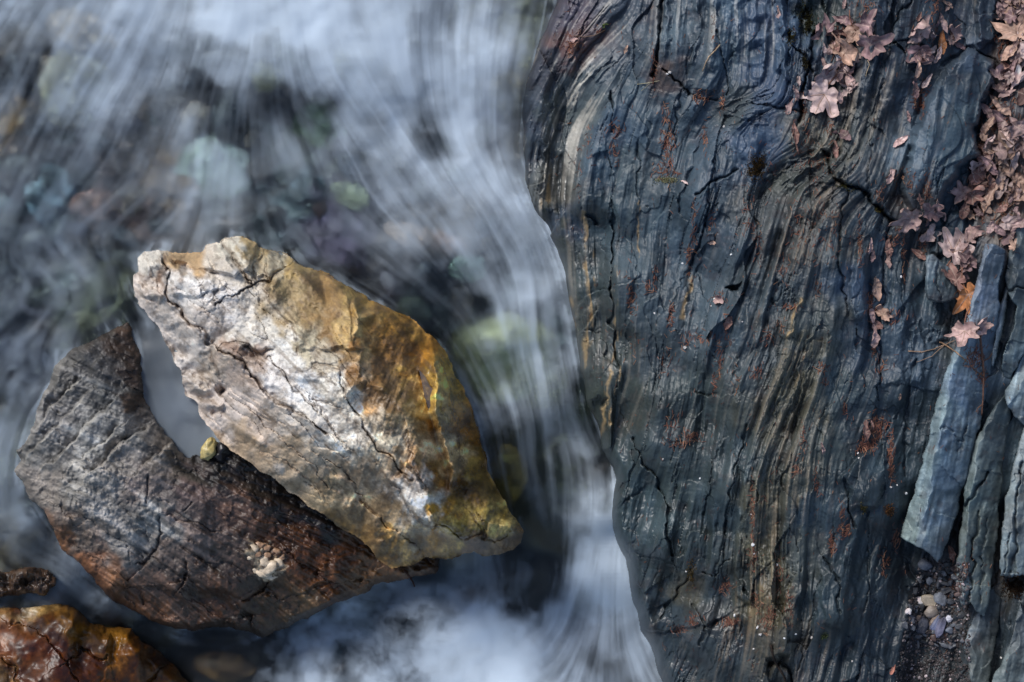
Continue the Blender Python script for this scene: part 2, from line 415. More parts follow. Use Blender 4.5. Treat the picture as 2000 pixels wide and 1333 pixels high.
X, Y = mgrid(-420, -360, 1400, 1760, 5)
Wx = X + 14 * fbm(X, Y, 60, 3, 2); Wy = Y + 14 * fbm(X, Y, 60, 3, 6)
cob, ced = facet(Wx, Wy, 70, 2, 0.3, 1.4, 0.6)
Zb = WZ(X, Y) - deep(X, Y) + 16 * fbm(X, Y, 90, 4, 4) + 22 * np.clip(ced, 0, 0.5) + 8 * cob
Zb = np.minimum(Zb, WZ(X, Y) - 28 + 4 * cob)
T = BED_C(Wx, Wy) * np.exp(0.28 * fbm(X, Y, 30, 4, 8) + 0.22 * cob)[..., None]
bed = sheet("streambed", X, Y, Zb / 1000, np.ones(X.shape, bool), M_cobble, np.concatenate([T, np.full(T.shape[:2] + (1,), 0.4)], 2), register=False)
tag(bed, kind="structure")
BEDZ = Zb / 1000

# ------------------------------------------------------------------ water: flow direction, foam
ang = lambda a: (math.cos(math.radians(a)), math.sin(math.radians(a)))     # degrees below the horizontal, to the right
FLOW = Field([(x, y, *ang(a)) for (x, y, a) in [
    (60,30,122),(220,20,118),(180,150,122),(400,30,105),(450,130,112),(300,250,112),(100,250,118),(380,350,95),(550,120,82),(600,40,85),(700,60,68),(640,170,60),(720,230,52),(800,320,52),
    (700,350,62),(880,400,52),(960,380,56),(1000,430,60),(1040,500,66),(830,60,92),(950,100,97),(1010,60,105),(900,170,88),(880,250,78),(930,320,60),(1000,230,100),(1010,300,84),
    (620,330,70),(560,440,64),(450,400,100),(300,420,140),(180,420,150),(60,420,120),(80,520,60),(160,520,20),(240,560,60),(120,600,120),(40,650,130),(60,740,122),(20,830,110),(30,950,92),
    (30,1040,60),(60,1080,10),(130,1120,42),(200,1170,40),(260,1210,30),(350,1270,18),(430,1280,0),(500,1260,-30),(560,1240,-50),(620,1200,-30),(700,1190,0),(800,1150,20),(600,1310,-60),(700,1300,-40),
    (650,500,25),(720,530,27),(800,560,35),(870,600,45),(760,480,40),(840,480,52),(930,560,60),(1000,560,72),(1040,580,100),(1080,560,75),(900,680,55),(930,760,62),(1000,700,78),(1080,700,82),
    (960,850,74),(1020,850,82),(1100,850,86),(1020,960,82),(1100,960,88),(1160,870,55),(1190,930,95),(1050,1050,84),(1020,1090,72),(1080,1140,86),(1150,1080,112),(1190,1060,98),(1205,1120,88),
    (1110,1180,122),(1060,1270,133),(1130,1280,112),(1190,1250,92),(1240,1250,70),(1265,1310,62),(1000,1150,68),(960,1170,90),(900,1180,150),(850,1230,190),(930,1270,120),(1000,1260,150),(820,1300,160),
    (300,720,70),(350,820,70),(500,900,30)]], p=1.7, e=26, blur=5)
class Swirl:
    def __call__(self, X, Y):
        D = FLOW(X, Y).copy()
        k = sst(1090, 1180, Y + 0.0 * X) * sst(1120, 1020, X) * sst(430, 560, X) + 0.5 * sst(300, 200, X) * sst(430, 520, Y) * sst(900, 700, Y) + 0.8 * sst(260, 300, X) * sst(600, 640, Y) * sst(430, 400, X) * sst(920, 880, Y)
        e = 2.0
        f = lambda x, y: fbm(x, y, 85, 2, 9)
        cx = (f(X, Y + e) - f(X, Y - e)) / (2 * e) * 60; cy = -(f(X + e, Y) - f(X - e, Y)) / (2 * e) * 60
        k2 = 0.02 + k * 0.16
        D[..., 0] += k2 * cx; D[..., 1] += k2 * cy
        return D

FOAM_SHEEN = Field([(50,20,.38),(30,100,.15),(150,30,.5),(170,65,.42),(330,30,.62),(450,60,.93),(600,40,.93),(750,60,.8),(850,40,.55),(950,100,.62),(1000,60,.38),(1055,30,.15),(1030,180,.25),(960,200,.5),(895,150,.72),(895,240,.72),
    (560,130,.52),(330,110,.48),(250,180,.5),(160,200,.46),(60,200,.2),(30,300,.15),(400,190,.14),(450,130,.5),(640,150,.68),(700,205,.66),(600,230,.14),(530,190,.1),(450,260,.12),(550,300,.34),(430,330,.42),(350,300,.15),
    (200,330,.2),(100,400,.16),(250,420,.18),(320,230,.28),(740,270,.6),(800,340,.55),(850,280,.2),(880,330,.66),(950,350,.68),(1005,415,.6),(1010,340,.34),(1000,250,.25),(700,330,.36),(620,330,.28),(560,360,.12),(620,400,.03),
    (650,440,.14),(700,440,.2),(790,420,.42),(900,460,.5),(1000,490,.5),(1060,520,.52),(1040,560,.68),(1015,620,.5),(600,450,.08),(550,470,.1),(700,520,.1),(760,540,.18),(850,560,.1),(900,600,.1),(950,540,.3),(880,640,.04),
    (930,690,.13),(965,720,.17),(910,660,.08),(1000,650,.26),(940,740,.14),(1000,680,.42),(1100,690,.44),(1000,780,.36),(1100,800,.32),(950,800,.30),(1000,900,.2),(1080,950,.14),(1130,900,.16),(1155,860,.5),(1175,920,.3),(1030,1050,.04),(1080,1080,.04),(1192,970,.55),
    (1190,1050,.98),(1155,1100,.8),(1200,1150,.95),(1125,1190,.6),(1165,1290,.36),(1185,1240,.5),(1080,1260,.85),(1248,1270,.95),(1100,1320,.62),(1060,1150,.04),(1020,1110,.25),(975,1130,.2),(900,1145,.3),(850,1180,.46),(950,1200,.72),
    (950,1255,1.05),(880,1270,.9),(980,1320,1.1),(800,1250,.45),(750,1225,.18),(700,1235,.34),(650,1290,.42),(610,1310,.6),(550,1290,.26),(500,1270,.12),(450,1255,.06),(350,1270,.04),(560,1330,.36),(720,1330,.68),(850,1110,.02),
    (40,450,.2),(150,500,.22),(50,560,.22),(150,620,.12),(220,560,.09),(100,690,.26),(30,760,.26),(20,850,.32),(50,950,.28),(20,1010,.32),(60,1070,.14),(150,1120,.16),(200,1165,.12),(300,700,.26),(350,830,.36),(260,1210,.06),  # between the boulders, foam points stand in for sky sheen on still water
    (900,1500,.7),(300,1500,.2),(1250,1500,.6),(-300,100,.3),(600,-300,.7)], p=2.2, e=20)
DW = (-400, -360, 1350, 1680)
STW = 1.45
X, Y, (s1, s2, s3, s4) = streaks(Swirl(), DW, STW, [(1.5, 45), (4.5, 90), (13, 90), (38, 130)], seed=1)
f0 = FOAM_SHEEN(X + 6 * fbm(X, Y, 40, 2, 3), Y + 6 * fbm(X, Y, 40, 2, 7))
mid = np.clip(f0 * (1 - f0) * 4, 0, 1)
calm = sst(430, 400, X) * sst(255, 300, X) * sst(620, 660, Y) * sst(930, 880, Y)          # still pocket between the boulders
amp = (0.4 + 0.6 * mid) * (1 - 0.75 * calm)
pool = sst(1100, 1190, Y) * sst(1120, 1000, X)
chute = sst(560, 680, Y) * sst(1040, 940, Y) * sst(870, 960, X)
fan = sst(980, 1080, Y) * sst(1020, 1110, X); amp = np.maximum(amp, 0.9 * fan)
cl = fbm(X, Y, 55, 5, 5, 0.6)
slow = sst(380, 230, X) * sst(180, 320, Y); f0 = f0 * (1 - 0.32 * slow)
foam = f0 * (1 - 0.14 * fan) + fan * (0.008 * s1 + 0.016 * s2 + 0.04 * s3) + chute * (0.02 * s2 + 0.05 * s3 + 0.04 * s4) + amp * (1 - 0.3 * pool) * (0.016 * s1 + 0.016 * s2 + 0.042 * s3 + 0.065 * s4) + amp * (0.05 + 0.07 * pool) * cl + 0.05 * pool * s4
gx_, gy_ = mgrid(DW[0], DW[1], DW[2], DW[3], 6)
def rim(poly):                                                           # froth that clings to a rock's edge
    d = bil(sdf(gx_, gy_, poly), DW[0], DW[1], 6, X, Y); d = d + 4 * fbm(X, Y, 24, 3, 6)
    return np.exp(-(np.minimum(d + 2, 0) / 9) ** 2)
lace = sst(-0.4, 1.2, 0.6 * s2 + 0.8 * s3 + 0.6 * cl)
foam = foam + 0.17 * lace * rim(EDGE + [(2320,1680),(2320,-330)]) + 0.22 * lace * rim(BIG) * (1 - calm) * sst(1075, 1040, Y) + 0.16 * lace * rim(GREY) * (1 - calm)
foam = np.where(foam > 0.8, 0.8 + 0.5 * (foam - 0.8), foam)
foam = np.clip(foam, 0.03, 0.98) ** 1.3
ripple = 0.2 * s3 + 0.8 * s4
Zw = WZ(X, Y) + ripple * (1 - 0.85 * calm) * (0.25 + 0.2 * np.clip(foam, 0, 1)) + 3 * fbm(X, Y, 120, 3, 4)
WATER = (DW[0], DW[1], STW, Zw / 1000)
T = np.stack([foam, foam * 0, foam * 0, foam * 0 + 1], 2)
from_rock = X < 1330
water = sheet("water", X, Y, Zw / 1000, from_rock, M_water, T, register=False)
tag(water, kind="structure")
def zwater(px, py): return float(bil(WATER[3], WATER[0], WATER[1], WATER[2], np.array([px], f32), np.array([py], f32))[0])

# ------------------------------------------------------------------ boulders
def boulder(name, poly, topf, edgef, R, zbot, st, sculpt, colour, mat, jag=3.0, seed=1, facets=(70, 9), pad=8, powr=2.0, ampl=1.0):
    """closed solid: top relief meets the under side along the traced waist; R = rounding radius of the waist in px"""
    a = np.array(poly); X, Y = mgrid(a[:, 0].min() - pad, a[:, 1].min() - pad, a[:, 0].max() + pad, a[:, 1].max() + pad, st)
    d = sdf(X, Y, poly) + jag * fbm(X, Y, 28, 4, seed) * 0.6
    M = d > 0
    Z = np.array(topf(X, Y), f32); Z = Z + (ampl - 1) * (Z - 215)
    for k, (cell, h) in enumerate(facets):
        hb, ed = facet(X + cell * 0.14 * fbm(X, Y, cell * 0.6, 3, seed + 4), Y + cell * 0.14 * fbm(X, Y, cell * 0.6, 3, seed + 9), cell, seed + 2 + 5 * k, 0.6, 1.6, 0.9)
        Z += h * hb
    Z = sculpt(X, Y, Z, d)
    Rr = R(X, Y) if callable(R) else R
    t = np.clip(d / Rr, 0, 1); prof = (1 - (1 - t) ** powr) ** (1 / powr)
    E = edgef(X, Y)
    Z = E + (Z - E) * prof
    Zb = E - (E - zbot) * np.clip(1 - (1 - np.clip(d / 110, 0, 1)) ** 2, 0, 1) ** 0.6
    Zb = np.minimum(Zb, Z - 0.5)
    T = colour(X, Y, Z)
    c = a.mean(0); o = P(c[0], c[1], float(zbot) / 1000)
    ob = sheet(name, X, Y, Z / 1000, M, mat, T, zb=Zb / 1000, origin=o)
    return ob, X, Y, Z, M

# ---- the big pale marble boulder
big_edge = Field([(260,550,140),(400,490,140),(560,500,140),(720,585,135),(840,650,122),(900,750,100),(950,900,70),(1020,1040,66),(960,1090,76),(890,1090,80),(830,1095,80),(770,1112,80),(700,1055,90),(600,990,150),(500,915,185),(430,870,175),(370,770,140),(320,660,135)], p=2, e=20)
BP = [(290,520,205),(330,505,222),(360,545,262),(323,575,235),(440,500,266),(470,482,250),(500,550,304),(440,584,296),(379,637,270),(300,590,186),(345,620,215),
    (427,682,290),(483,721,306),(525,772,324),(590,814,344),(650,860,350),(712,905,344),(757,939,334),(795,990,320),(840,1030,292),(410,671,255),(427,733,236),(390,690,222),(431,765,205),(400,790,178),
    (500,800,262),(560,860,270),(640,930,262),(720,985,246),(790,1045,222),(470,860,212),(560,940,192),(650,1000,172),(730,1060,160),(775,1085,146),(540,600,300),(560,700,314),(600,760,336),(640,800,352),(520,660,298),(460,640,288),
    (528,547,304),(545,612,314),(575,654,326),(582,690,330),(640,600,300),(675,640,318),(580,522,262),(655,548,236),(690,590,282),(702,620,322),(694,669,350),(702,710,362),(690,750,370),(676,779,374),(696,807,366),(735,870,368),
    (740,610,244),(760,680,296),(740,750,348),(790,640,206),(800,720,276),(790,800,340),(775,850,362),(815,860,345),(835,900,318),(818,722,258),(832,775,272),(843,815,278),(855,870,266),(875,920,240),
    (850,705,262),(858,740,292),(852,775,310),(850,807,316),(868,855,310),(887,916,276),(880,735,190),(890,790,190),(905,850,182),(920,910,176),(930,940,168),(770,900,366),(810,905,358),(838,960,340),(850,1015,306),(815,1010,318),(790,965,336),
    (752,945,300),(768,978,280),(788,1012,264),(700,950,292),(870,980,258),(900,1030,240),(950,1020,214),(1000,1028,176),(955,960,172),(862,1045,252),(905,1052,226),(960,1055,192),(1005,1050,152),(855,1078,128),(905,1074,120),(955,1076,112),(1005,1060,104)]
BCH = [[(427,682),(483,721),(525,772),(590,814),(650,860),(712,905),(757,939)],[(410,671),(427,733),(431,765)],[(655,548),(690,590),(702,620),(694,669),(702,710),(690,750),(676,779),(696,807),(735,870),(770,900)],[(528,547),(545,612),(575,654),(582,690)],
    [(850,705),(858,740),(852,775),(850,807),(868,855),(887,916)],[(818,722),(832,775),(843,815),(855,870),(875,920)],[(880,735),(890,790),(905,850),(920,910),(930,940)],[(757,939),(790,965),(815,1010),(840,1030)],[(752,945),(768,978),(788,1012)],[(810,905),(838,960),(850,1015)],
    [(862,1045),(905,1052),(960,1055),(1005,1050)],[(855,1078),(905,1074),(955,1076),(1005,1060)],[(500,550),(440,584),(379,637)],[(500,800),(560,860),(640,930),(720,985),(790,1045)],[(290,520),(323,575),(300,590)],[(323,575),(360,545),(440,500)],[(640,800),(600,760),(560,700)]]
big_top = Facets(BP, BCH, BIG, big_edge, (240, 440, 1050, 1130), 2, 3)
CR = [ # cracks of the pale boulder: polyline, width px, depth mm, step mm
    ([(579,513),(562,527),(534,538),(528,547),(500,555),(478,564),(455,581),(438,584),(420,596)],2.6,12,5),
    ([(534,538),(520,567),(525,589),(545,612),(568,634),(575,654),(582,676),(580,693)],2.0,7,-7),
    ([(433,477),(452,496),(464,516),(475,530),(483,547),(487,555)],3.4,13,6),
    ([(514,499),(496,522),(494,538),(497,552)],2.6,10,5),
    ([(523,485),(518,505),(520,530),(528,547)],1.8,6,0),
    ([(334,507),(342,519),(365,527),(396,527),(427,533)],2.6,10,-6),
    ([(323,500),(323,536),(322,575),(330,590),(343,598),(362,626),(379,637),(404,657),(427,682),(464,699),(483,721),(506,747),(525,772),(562,794),(590,814),(640,850)],3.2,15,7),
    ([(410,671),(413,699),(427,733),(431,752)],3,8,-9),
    ([(427,682),(460,665),(500,685),(545,720),(575,760),(620,800)],2.2,7,4),
    ([(665,733),(676,779),(696,807),(712,838),(732,866),(735,874),(758,891),(769,902),(780,919),(803,933)],2.6,11,4),
    ([(740,905),(758,939),(780,956),(794,989),(808,1009),(828,1026),(845,1030)],3.0,14,-16),
    ([(640,895),(670,913),(693,953),(712,981),(735,1006),(769,1032),(797,1046),(814,1068),(833,1092)],2.2,8,4),
    ([(606,776),(640,786),(668,800)],1.6,5,0),([(610,716),(622,711),(640,716),(660,722)],2,6,-3),([(612,716),(630,735),(655,752)],1.8,4,0),
    ([(600,770),(630,800),(655,850),(690,880)],1.8,5,3),([(845,1028),(880,1030),(905,1052),(940,1040),(965,1058),(990,1045)],2.4,8,4),
    ([(930,1000),(945,1025),(950,1055)],1.8,6,0),([(905,985),(925,1010),(945,1050)],1.6,5,0),([(860,700),(880,760),(890,830),(900,900)],2,6,0),([(895,840),(900,870),(893,880)],2,6,0),
    ([(480,790),(540,850),(600,900),(640,950)],1.8,5,3),([(560,800),(620,860),(680,900)],1.8,5,2),([(640,985),(620,950),(560,905),(500,880)],1.6,4,2),
    ([(790,840),(800,880),(815,920),(838,960)],2.2,6,-4)]
def big_sculpt(X, Y, Z, d):
    S = Sculpt(X, Y, Z, 3.0, 4)
    # cracked blocks of the upper left end
    for q in (([(338,500),(400,498),(426,530),(372,524),(343,514)],10,6,.05,.1),([(405,487),(432,478),(470,530),(455,545),(425,532)],16,7,.1,.0),([(440,470),(500,474),(497,520),(480,530),(464,512)],18,7,.2,.1),
        ([(505,490),(540,495),(560,525),(532,536),(500,550),(497,525)],14,6,-.1,.1),([(290,505),(322,505),(322,540),(300,530)],12,5,.2,0),([(268,545),(300,560),(322,580),(310,600),(280,580)],18,8,0,.3),
        ([(330,535),(420,538),(440,560),(390,585),(335,580)],10,6,0,0),([(525,550),(580,520),(650,545),(690,600),(696,680),(650,680),(585,690),(570,640),(528,590)],9,8,0,0),
        ([(762,935),(800,905),(838,960),(850,1020),(815,1015),(795,985)],24,6,.32,.12)): S.plate(q[0], q[1] * (1.5 if q[0][0][1] < 560 else 1), *q[2:])
    for (pl, w, dp, stp) in CR: S.crack(pl, w * (0.8 if pl[0][1] > 640 else 1.0), dp, stp, 45)
    S.crack([(475,683),(494,688),(522,682)], 8, 30); S.bump(306,552,14,22,-20,-40); S.bump(312,530,9,12,0,-14)
    # fine crazing of the white blocks
    hb, ed = facet(X + 3 * fbm(X, Y, 14, 2, 5), Y + 3 * fbm(X, Y, 14, 2, 8), 17, 6, 0.5, 1.3, 1)
    m = sst(60, 20, np.hypot(X - 415, (Y - 568) * 1.4))
    Z += m * (-5 * np.exp(-(ed / 0.07) ** 2) + 2.5 * hb)
    # ridges
    S.ridge([(696,612),(704,641),(693,669),(707,680),(698,708),(704,731),(687,753),(676,779)], 5, 7)
    S.ridge([(655,545),(680,565),(700,600)], 8, 12); S.ridge([(676,779),(690,755),(720,745),(745,760)], 9, 14); S.ridge([(540,545),(527,570),(535,600)], 7, 9); S.ridge([(700,815),(730,850),(770,880)], 9, 8)
    S.ridge([(850,708),(856,739),(850,770),(848,807),(853,832),(867,854),(876,877),(887,916)], 6, 12); S.ridge([(866,745),(871,775),(866,800)], 4, 10)
    S.plate([(817,719),(831,736),(839,753),(849,764),(848,784),(842,812),(834,795),(829,776),(825,753)], -16, 5)
    S.bump(820,740,20,60,-10,-8)
    # scalloped flutes of the left flank
    for (x, y, rx, ry, a, h) in ((345,655,26,12,40,-12),(360,690,30,13,25,-20),(352,712,22,9,20,9),(385,725,34,12,15,-18),(378,750,30,10,20,14),(400,745,22,9,50,-14),(433,762,9,9,0,-38),(400,775,28,9,20,-14),(420,790,26,8,10,14),
        (385,690,14,28,20,10),(440,800,7,20,10,-12),(415,805,10,8,0,-16),(335,630,20,8,45,9),(365,625,22,7,40,-10),(300,590,24,7,40,-9),(450,860,50,26,20,-12),(690,960,60,34,45,-22),(730,985,40,24,30,-12),(665,920,30,14,30,-9),
        (560,930,50,16,35,9),(620,940,40,14,45,-7),(500,860,36,12,40,6),(900,960,60,16,70,-8),(940,1000,30,10,60,6),(870,1020,20,30,0,10),(865,900,24,60,-10,-14),(770,700,60,34,40,-12),(600,600,60,40,30,-9),(760,810,26,16,0,9),(775,850,30,14,20,-9),(560,700,40,20,40,6),(640,760,50,24,40,6),(520,760,40,10,40,-9),(580,820,50,12,40,-7),(700,900,40,14,40,-8),(790,760,20,40,-30,8),(745,690,14,50,-25,-8),(640,680,30,14,20,-6)): S.bump(x, y, rx, ry, a, h * 1.55)
    n1 = fbm((X * 0.70 - Y * 0.71) + 5 * fbm(X, Y, 60, 3, 2), (X * 0.71 + Y * 0.70) * 0.13, 30, 2, 7); lf = sst(800, 640, X + 0.2 * (Y - 700))
    Z += lf * sst(-0.3, 0.6, fbm(X, Y, 70, 2, 13)) * (-5 * np.exp(-(n1 / 0.06) ** 2) + 4 * np.abs(n1))
    # bedding wrinkles on the golden side follow the waist
    w = sst(690, 790, X + 0.3 * (Y - 700)) 
    q = fbm(X * 0.9 + 0.35 * Y, Y * 0.12 - X * 0.05, 7, 3, 5); Z += w * 1.1 * q
    q2 = fbm((X * 0.62 + Y * -0.78), (X * 0.78 + Y * 0.62) * 0.14, 9, 3, 2); Z += (1 - w) * 0.5 * q2
    Z += 4 * fbm(X, Y, 60, 3, 3) + 0.7 * fbm(X, Y, 17, 4, 6) - 0.9 * np.abs(fbm(X, Y, 9, 3, 4)) + 3 * sst(1035, 1055, Y) * fbm(X, Y, 16, 4, 5)
    return Z
big_col = colfield([(300,560,196,184,176),(285,510,205,196,186),(306,552,110,82,62),(360,500,170,140,105),(360,560,205,198,194),(420,515,190,178,166),(420,560,208,202,200),(460,485,205,196,182),(490,475,170,145,105),(545,505,185,172,150),(580,510,165,138,90),
    (330,630,200,188,180),(400,640,190,178,170),(370,700,198,188,182),(420,720,180,165,152),(440,800,190,176,168),(480,640,205,196,186),(520,640,208,200,190),(470,680,150,124,108),(480,720,175,155,142),(540,740,200,192,188),(600,760,212,208,206),(560,690,208,202,196),
    (600,600,132,108,72),(570,570,150,128,92),(640,570,142,112,72),(640,640,140,108,66),(560,620,150,130,100),(600,660,170,158,135),(640,700,190,178,160),(670,700,150,120,80),(660,740,200,192,182),(690,640,180,150,100),(700,560,165,135,80),(740,600,160,125,66),
    (720,680,140,98,48),(760,640,142,100,42),(780,690,104,72,32),(740,740,108,76,40),(800,640,150,112,56),(820,690,150,104,40),(700,790,205,195,182),(720,760,146,112,74),(760,780,128,98,60),(740,830,165,150,130),(790,820,160,135,100),(830,820,140,96,40),(700,840,198,188,176),
    (620,840,198,190,182),(560,850,190,176,164),(500,840,182,164,150),(480,880,165,142,118),(560,900,172,150,126),(620,900,178,160,140),(640,960,165,142,112),(700,940,160,138,115),(700,1000,150,126,96),(760,1000,140,118,92),(680,1030,140,106,60),(740,1090,140,104,58),(780,1070,150,118,70),
    (830,1060,170,122,48),(820,1045,165,148,120),(760,880,185,172,152),(790,900,160,122,80),(800,960,205,196,188),(830,1000,205,198,190),(820,930,190,172,160),(850,930,130,88,36),(870,1000,170,124,40),(890,1030,180,150,78),(920,960,104,74,34),(950,1010,160,135,72),(980,1030,170,148,92),
    (1000,1060,120,92,62),(930,1075,110,86,62),(860,740,200,160,80),(852,790,204,172,112),(870,860,204,180,144),(885,905,184,152,108),(880,800,150,104,30),(900,840,140,92,26),(920,880,140,104,44),(900,930,96,62,22),(890,720,150,118,54),(930,920,150,118,56),(950,960,130,104,56)], p=2.4, e=9)
def big_colour(X, Y, Z):
    wx = X + 11 * fbm(X, Y, 30, 4, 1); wy = Y + 11 * fbm(X, Y, 30, 4, 9)
    C = big_col(wx, wy)
    gold = sst(600, 760, X + 0.25 * (Y - 700))
    C = C * np.exp((0.10 + 0.28 * gold) * fbm(X, Y, 26, 5, 6, 0.7))[..., None]
    st = sst(0.75, 1.7, fbm(X, Y, 20, 5, 11, 0.75))[..., None] * 0.45                     # grey-brown lichen flecks
    C = C * (1 - st) + st * lin((86, 66, 48))
    vein = sst(0.9, 1.8, fbm((X * 0.7 - Y * 0.7), (X * 0.7 + Y * 0.7) * 0.12, 8, 3, 3))[..., None] * (0.35)
    C = C * (1 - vein) + vein * lin((110, 86, 62))
    for (pl, w, dp, stp) in CR:                                                              # dirt held in the cracks
        d, _ = pdist(X, Y, pl) if len(pl) < 8 else pdist(X, Y, pl)
        k = (np.exp(-((d + 1.5 * fbm(X, Y, 10, 2, 3)) / (0.9 * w)) ** 2) * 0.6)[..., None]
        C = C * (1 - k) + k * lin((70, 48, 34))
    wet = np.clip(sst(760, 880, X + 0.3 * (Y - 750)) * 0.8 + 0.3 * gold, 0, 1)
    band = sst(30, 8, Z - WZ(X, Y) + 8 * fbm(X, Y, 26, 3, 14)) * sst(420, 560, X); C = C * (1 - 0.45 * band[..., None]); wet = np.maximum(wet, band) * (1 - 0.75 * sst(1035, 1058, Y))
    fl = sst(0.7, 1.6, fbm(X, Y, 7, 3, 9) + 0.5 * fbm(X, Y, 40, 2, 3))[..., None] * 0.3; C = C * (1 - fl) + fl * lin((96, 78, 62))
    C = C * (1 - 0.08 * gold[..., None]) * np.array((1.07, 1.09, 1.06))
    return np.concatenate([np.clip(C * 1.0, 0.01, 0.78), wet[..., None]], 2)
bigR = Field([(260,550,22),(400,490,14),(560,500,22),(720,585,26),(840,650,40),(900,750,46),(950,900,50),(1020,1040,26),(950,1085,14),(830,1095,18),(770,1108,26),(700,1055,20),(600,990,18),(500,915,16),(430,870,16),(370,770,18)], p=2, e=20)
big, bX, bY, bZ, bM = boulder("pale_boulder", BIG, big_top, big_edge, bigR, -190, 1.5, big_sculpt, big_colour, M_marble, seed=3, facets=((40, 1.2),), ampl=1.12)
tag(big, "largest boulder, cream marble with golden brown stains, leaning between the stream and the grey slab", "boulder")

# ---- the grey brown schist boulder below it
grey_top = Planes([(140,760,165,.15,.25),(200,840,185,.05,.02),(150,900,180,.12,-.05),(260,900,182,-.05,-.12),(240,980,168,0,-.15),(100,960,150,.45,-.2),(350,1000,150,-.05,-.18),(330,1080,128,-.02,-.3),(200,1080,120,.35,-.5),(300,1170,62,.2,-.8),(420,1120,98,-.1,-.35),
    (450,1010,120,-.25,-.05),(560,1060,75,-.3,-.12),(640,1120,30,-.4,-.2),(420,1190,35,.05,-.7),(540,1190,10,-.1,-.75),(700,1130,-15,-.5,-.3),(800,1080,-40,-.5,0),(230,690,150,-.55,.35),(300,820,140,-.75,.45),(380,920,132,-.5,.4),(420,900,128,-.3,.3),(470,950,122,-.4,.3),(600,985,66,-.4,.3)], p=3.0, e=22)
grey_edge = Field([(250,630,112),(140,680,114),(60,830,108),(40,930,102),(90,1010,92),(130,1080,62),(200,1150,12),(270,1200,-50),(350,1235,-118),(500,1240,-132),(600,1205,-128),(750,1140,-128),(860,1100,-150),(700,960,30),(500,860,124),(430,880,120),(360,890,112),(300,800,106),(275,730,108)], p=2, e=15)
GST = [([(150,745),(121,774),(100,800),(66,843),(28,884)],8),([(165,775),(141,805),(95,850),(48,898)],5),([(215,790),(186,817),(150,855),(108,897)],9),([(232,838),(215,855),(190,876),(168,893)],6),([(285,835),(264,846),(240,866),(218,888),(186,917)],12),([(338,868),(318,885),(300,897),(281,914)],6)]
GCR = [([(290,930),(288,958),(287,985)],2.5,9,0),([(313,1008),(313,1040),(290,1090),(265,1105)],2.8,9,3),([(374,980),(366,995),(360,1000)],1.8,6,0),([(330,1008),(370,1020),(420,1035)],2,6,3),([(160,1010),(250,1060),(330,1110),(400,1150),(470,1165)],2.2,8,-6),([(300,1140),(340,1165),(400,1200)],2,6,-4),
    ([(100,1030),(180,1090),(260,1150),(330,1205)],2.4,8,-7),([(480,1170),(520,1150),(530,1120)],3,9,4),([(490,1200),(485,1225),(492,1240)],3,10,0),([(400,900),(470,960),(560,1010),(680,1060)],2,6,-5),([(560,1170),(640,1140),(730,1130)],2.4,8,-6),([(250,1080),(252,1110)],2,6,0),([(345,1160),(362,1120),(360,1100)],3,9,0),([(280,1160),(282,1180)],2,6,0)]
GD = lambda X, Y: np.stack([0.80 + 0 * X, 0.50 + 0.10 * fbm(X, Y, 200, 2, 4)], 2)
gX, gY, (g1, g2, g3) = streaks(GD, (0, 600, 900, 1270), 1.5, [(2, 30), (5, 80), (12, 170)], seed=5)
def gs(A, X, Y): return bil(A, 0, 600, 1.5, X, Y)
def grey_sculpt(X, Y, Z, d):
    S = Sculpt(X, Y, Z, 2.5, 6)
    for (pl, h) in GST: S.crack(pl, 1.5, 1, -h * 2.6, 26)
    for (pl, w, dp, stp) in GCR: S.crack(pl, w, dp, stp, 36)
    rough = sst(230, 420, X + 0.4 * (Y - 1000))
    a, b, c = gs(g1, X, Y), gs(g2, X, Y), gs(g3, X, Y)
    Z += (0.3 * a + 0.6 * b + 2.0 * np.tanh(c * 1.5)) * (0.5 + 0.7 * rough)
    hb, ed = facet(X + 6 * b, Y + 6 * fbm(X, Y, 30, 2, 3), 42, 8, 0.55, 3.0, 1); Z += hb * (3 + 4 * rough)
    k = sst(160, 60, np.hypot(X - 190, (Y - 985) * 1.2)); Z += k * 2.6 * np.abs(fbm(X, Y, 15, 4, 2))
    for (x, y, rx, ry, a_, h) in ((80,775,18,16,0,16),(115,765,10,8,0,10),(75,800,16,12,30,8),(500,1085,22,16,0,14),(525,1110,30,18,20,12),(548,1080,16,10,0,8),(340,1010,10,20,0,-8)): S.bump(x, y, rx, ry, a_, h)
    return Z + 3 * fbm(X, Y, 50, 3, 3) + 1.2 * fbm(X, Y, 10, 3, 7)
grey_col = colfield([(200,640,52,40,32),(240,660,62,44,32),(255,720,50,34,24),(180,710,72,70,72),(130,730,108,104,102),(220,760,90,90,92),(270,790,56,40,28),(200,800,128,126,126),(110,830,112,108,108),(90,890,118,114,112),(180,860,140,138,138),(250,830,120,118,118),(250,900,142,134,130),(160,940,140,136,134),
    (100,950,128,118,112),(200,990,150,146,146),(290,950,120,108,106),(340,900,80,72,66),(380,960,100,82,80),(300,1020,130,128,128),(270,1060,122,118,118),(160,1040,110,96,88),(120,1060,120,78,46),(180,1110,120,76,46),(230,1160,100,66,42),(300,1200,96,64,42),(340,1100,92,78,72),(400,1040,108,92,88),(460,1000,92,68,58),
    (380,1140,66,50,42),(430,1180,78,50,32),(330,1150,96,72,60),(440,1090,70,56,50),(480,1110,66,50,42),(540,1060,80,50,32),(600,1080,84,48,22),(620,1130,88,52,22),(680,1100,78,44,20),(700,1130,96,68,40),(520,1190,58,40,22),(600,1180,76,58,38),(450,1210,50,36,26),(460,920,26,19,14),(520,950,28,20,14),(560,980,26,18,12),(640,1030,24,16,10),(420,895,24,18,14)], p=2.2, e=12)  # points under the pale boulder: wet dark stone, darkened further for overhang shade
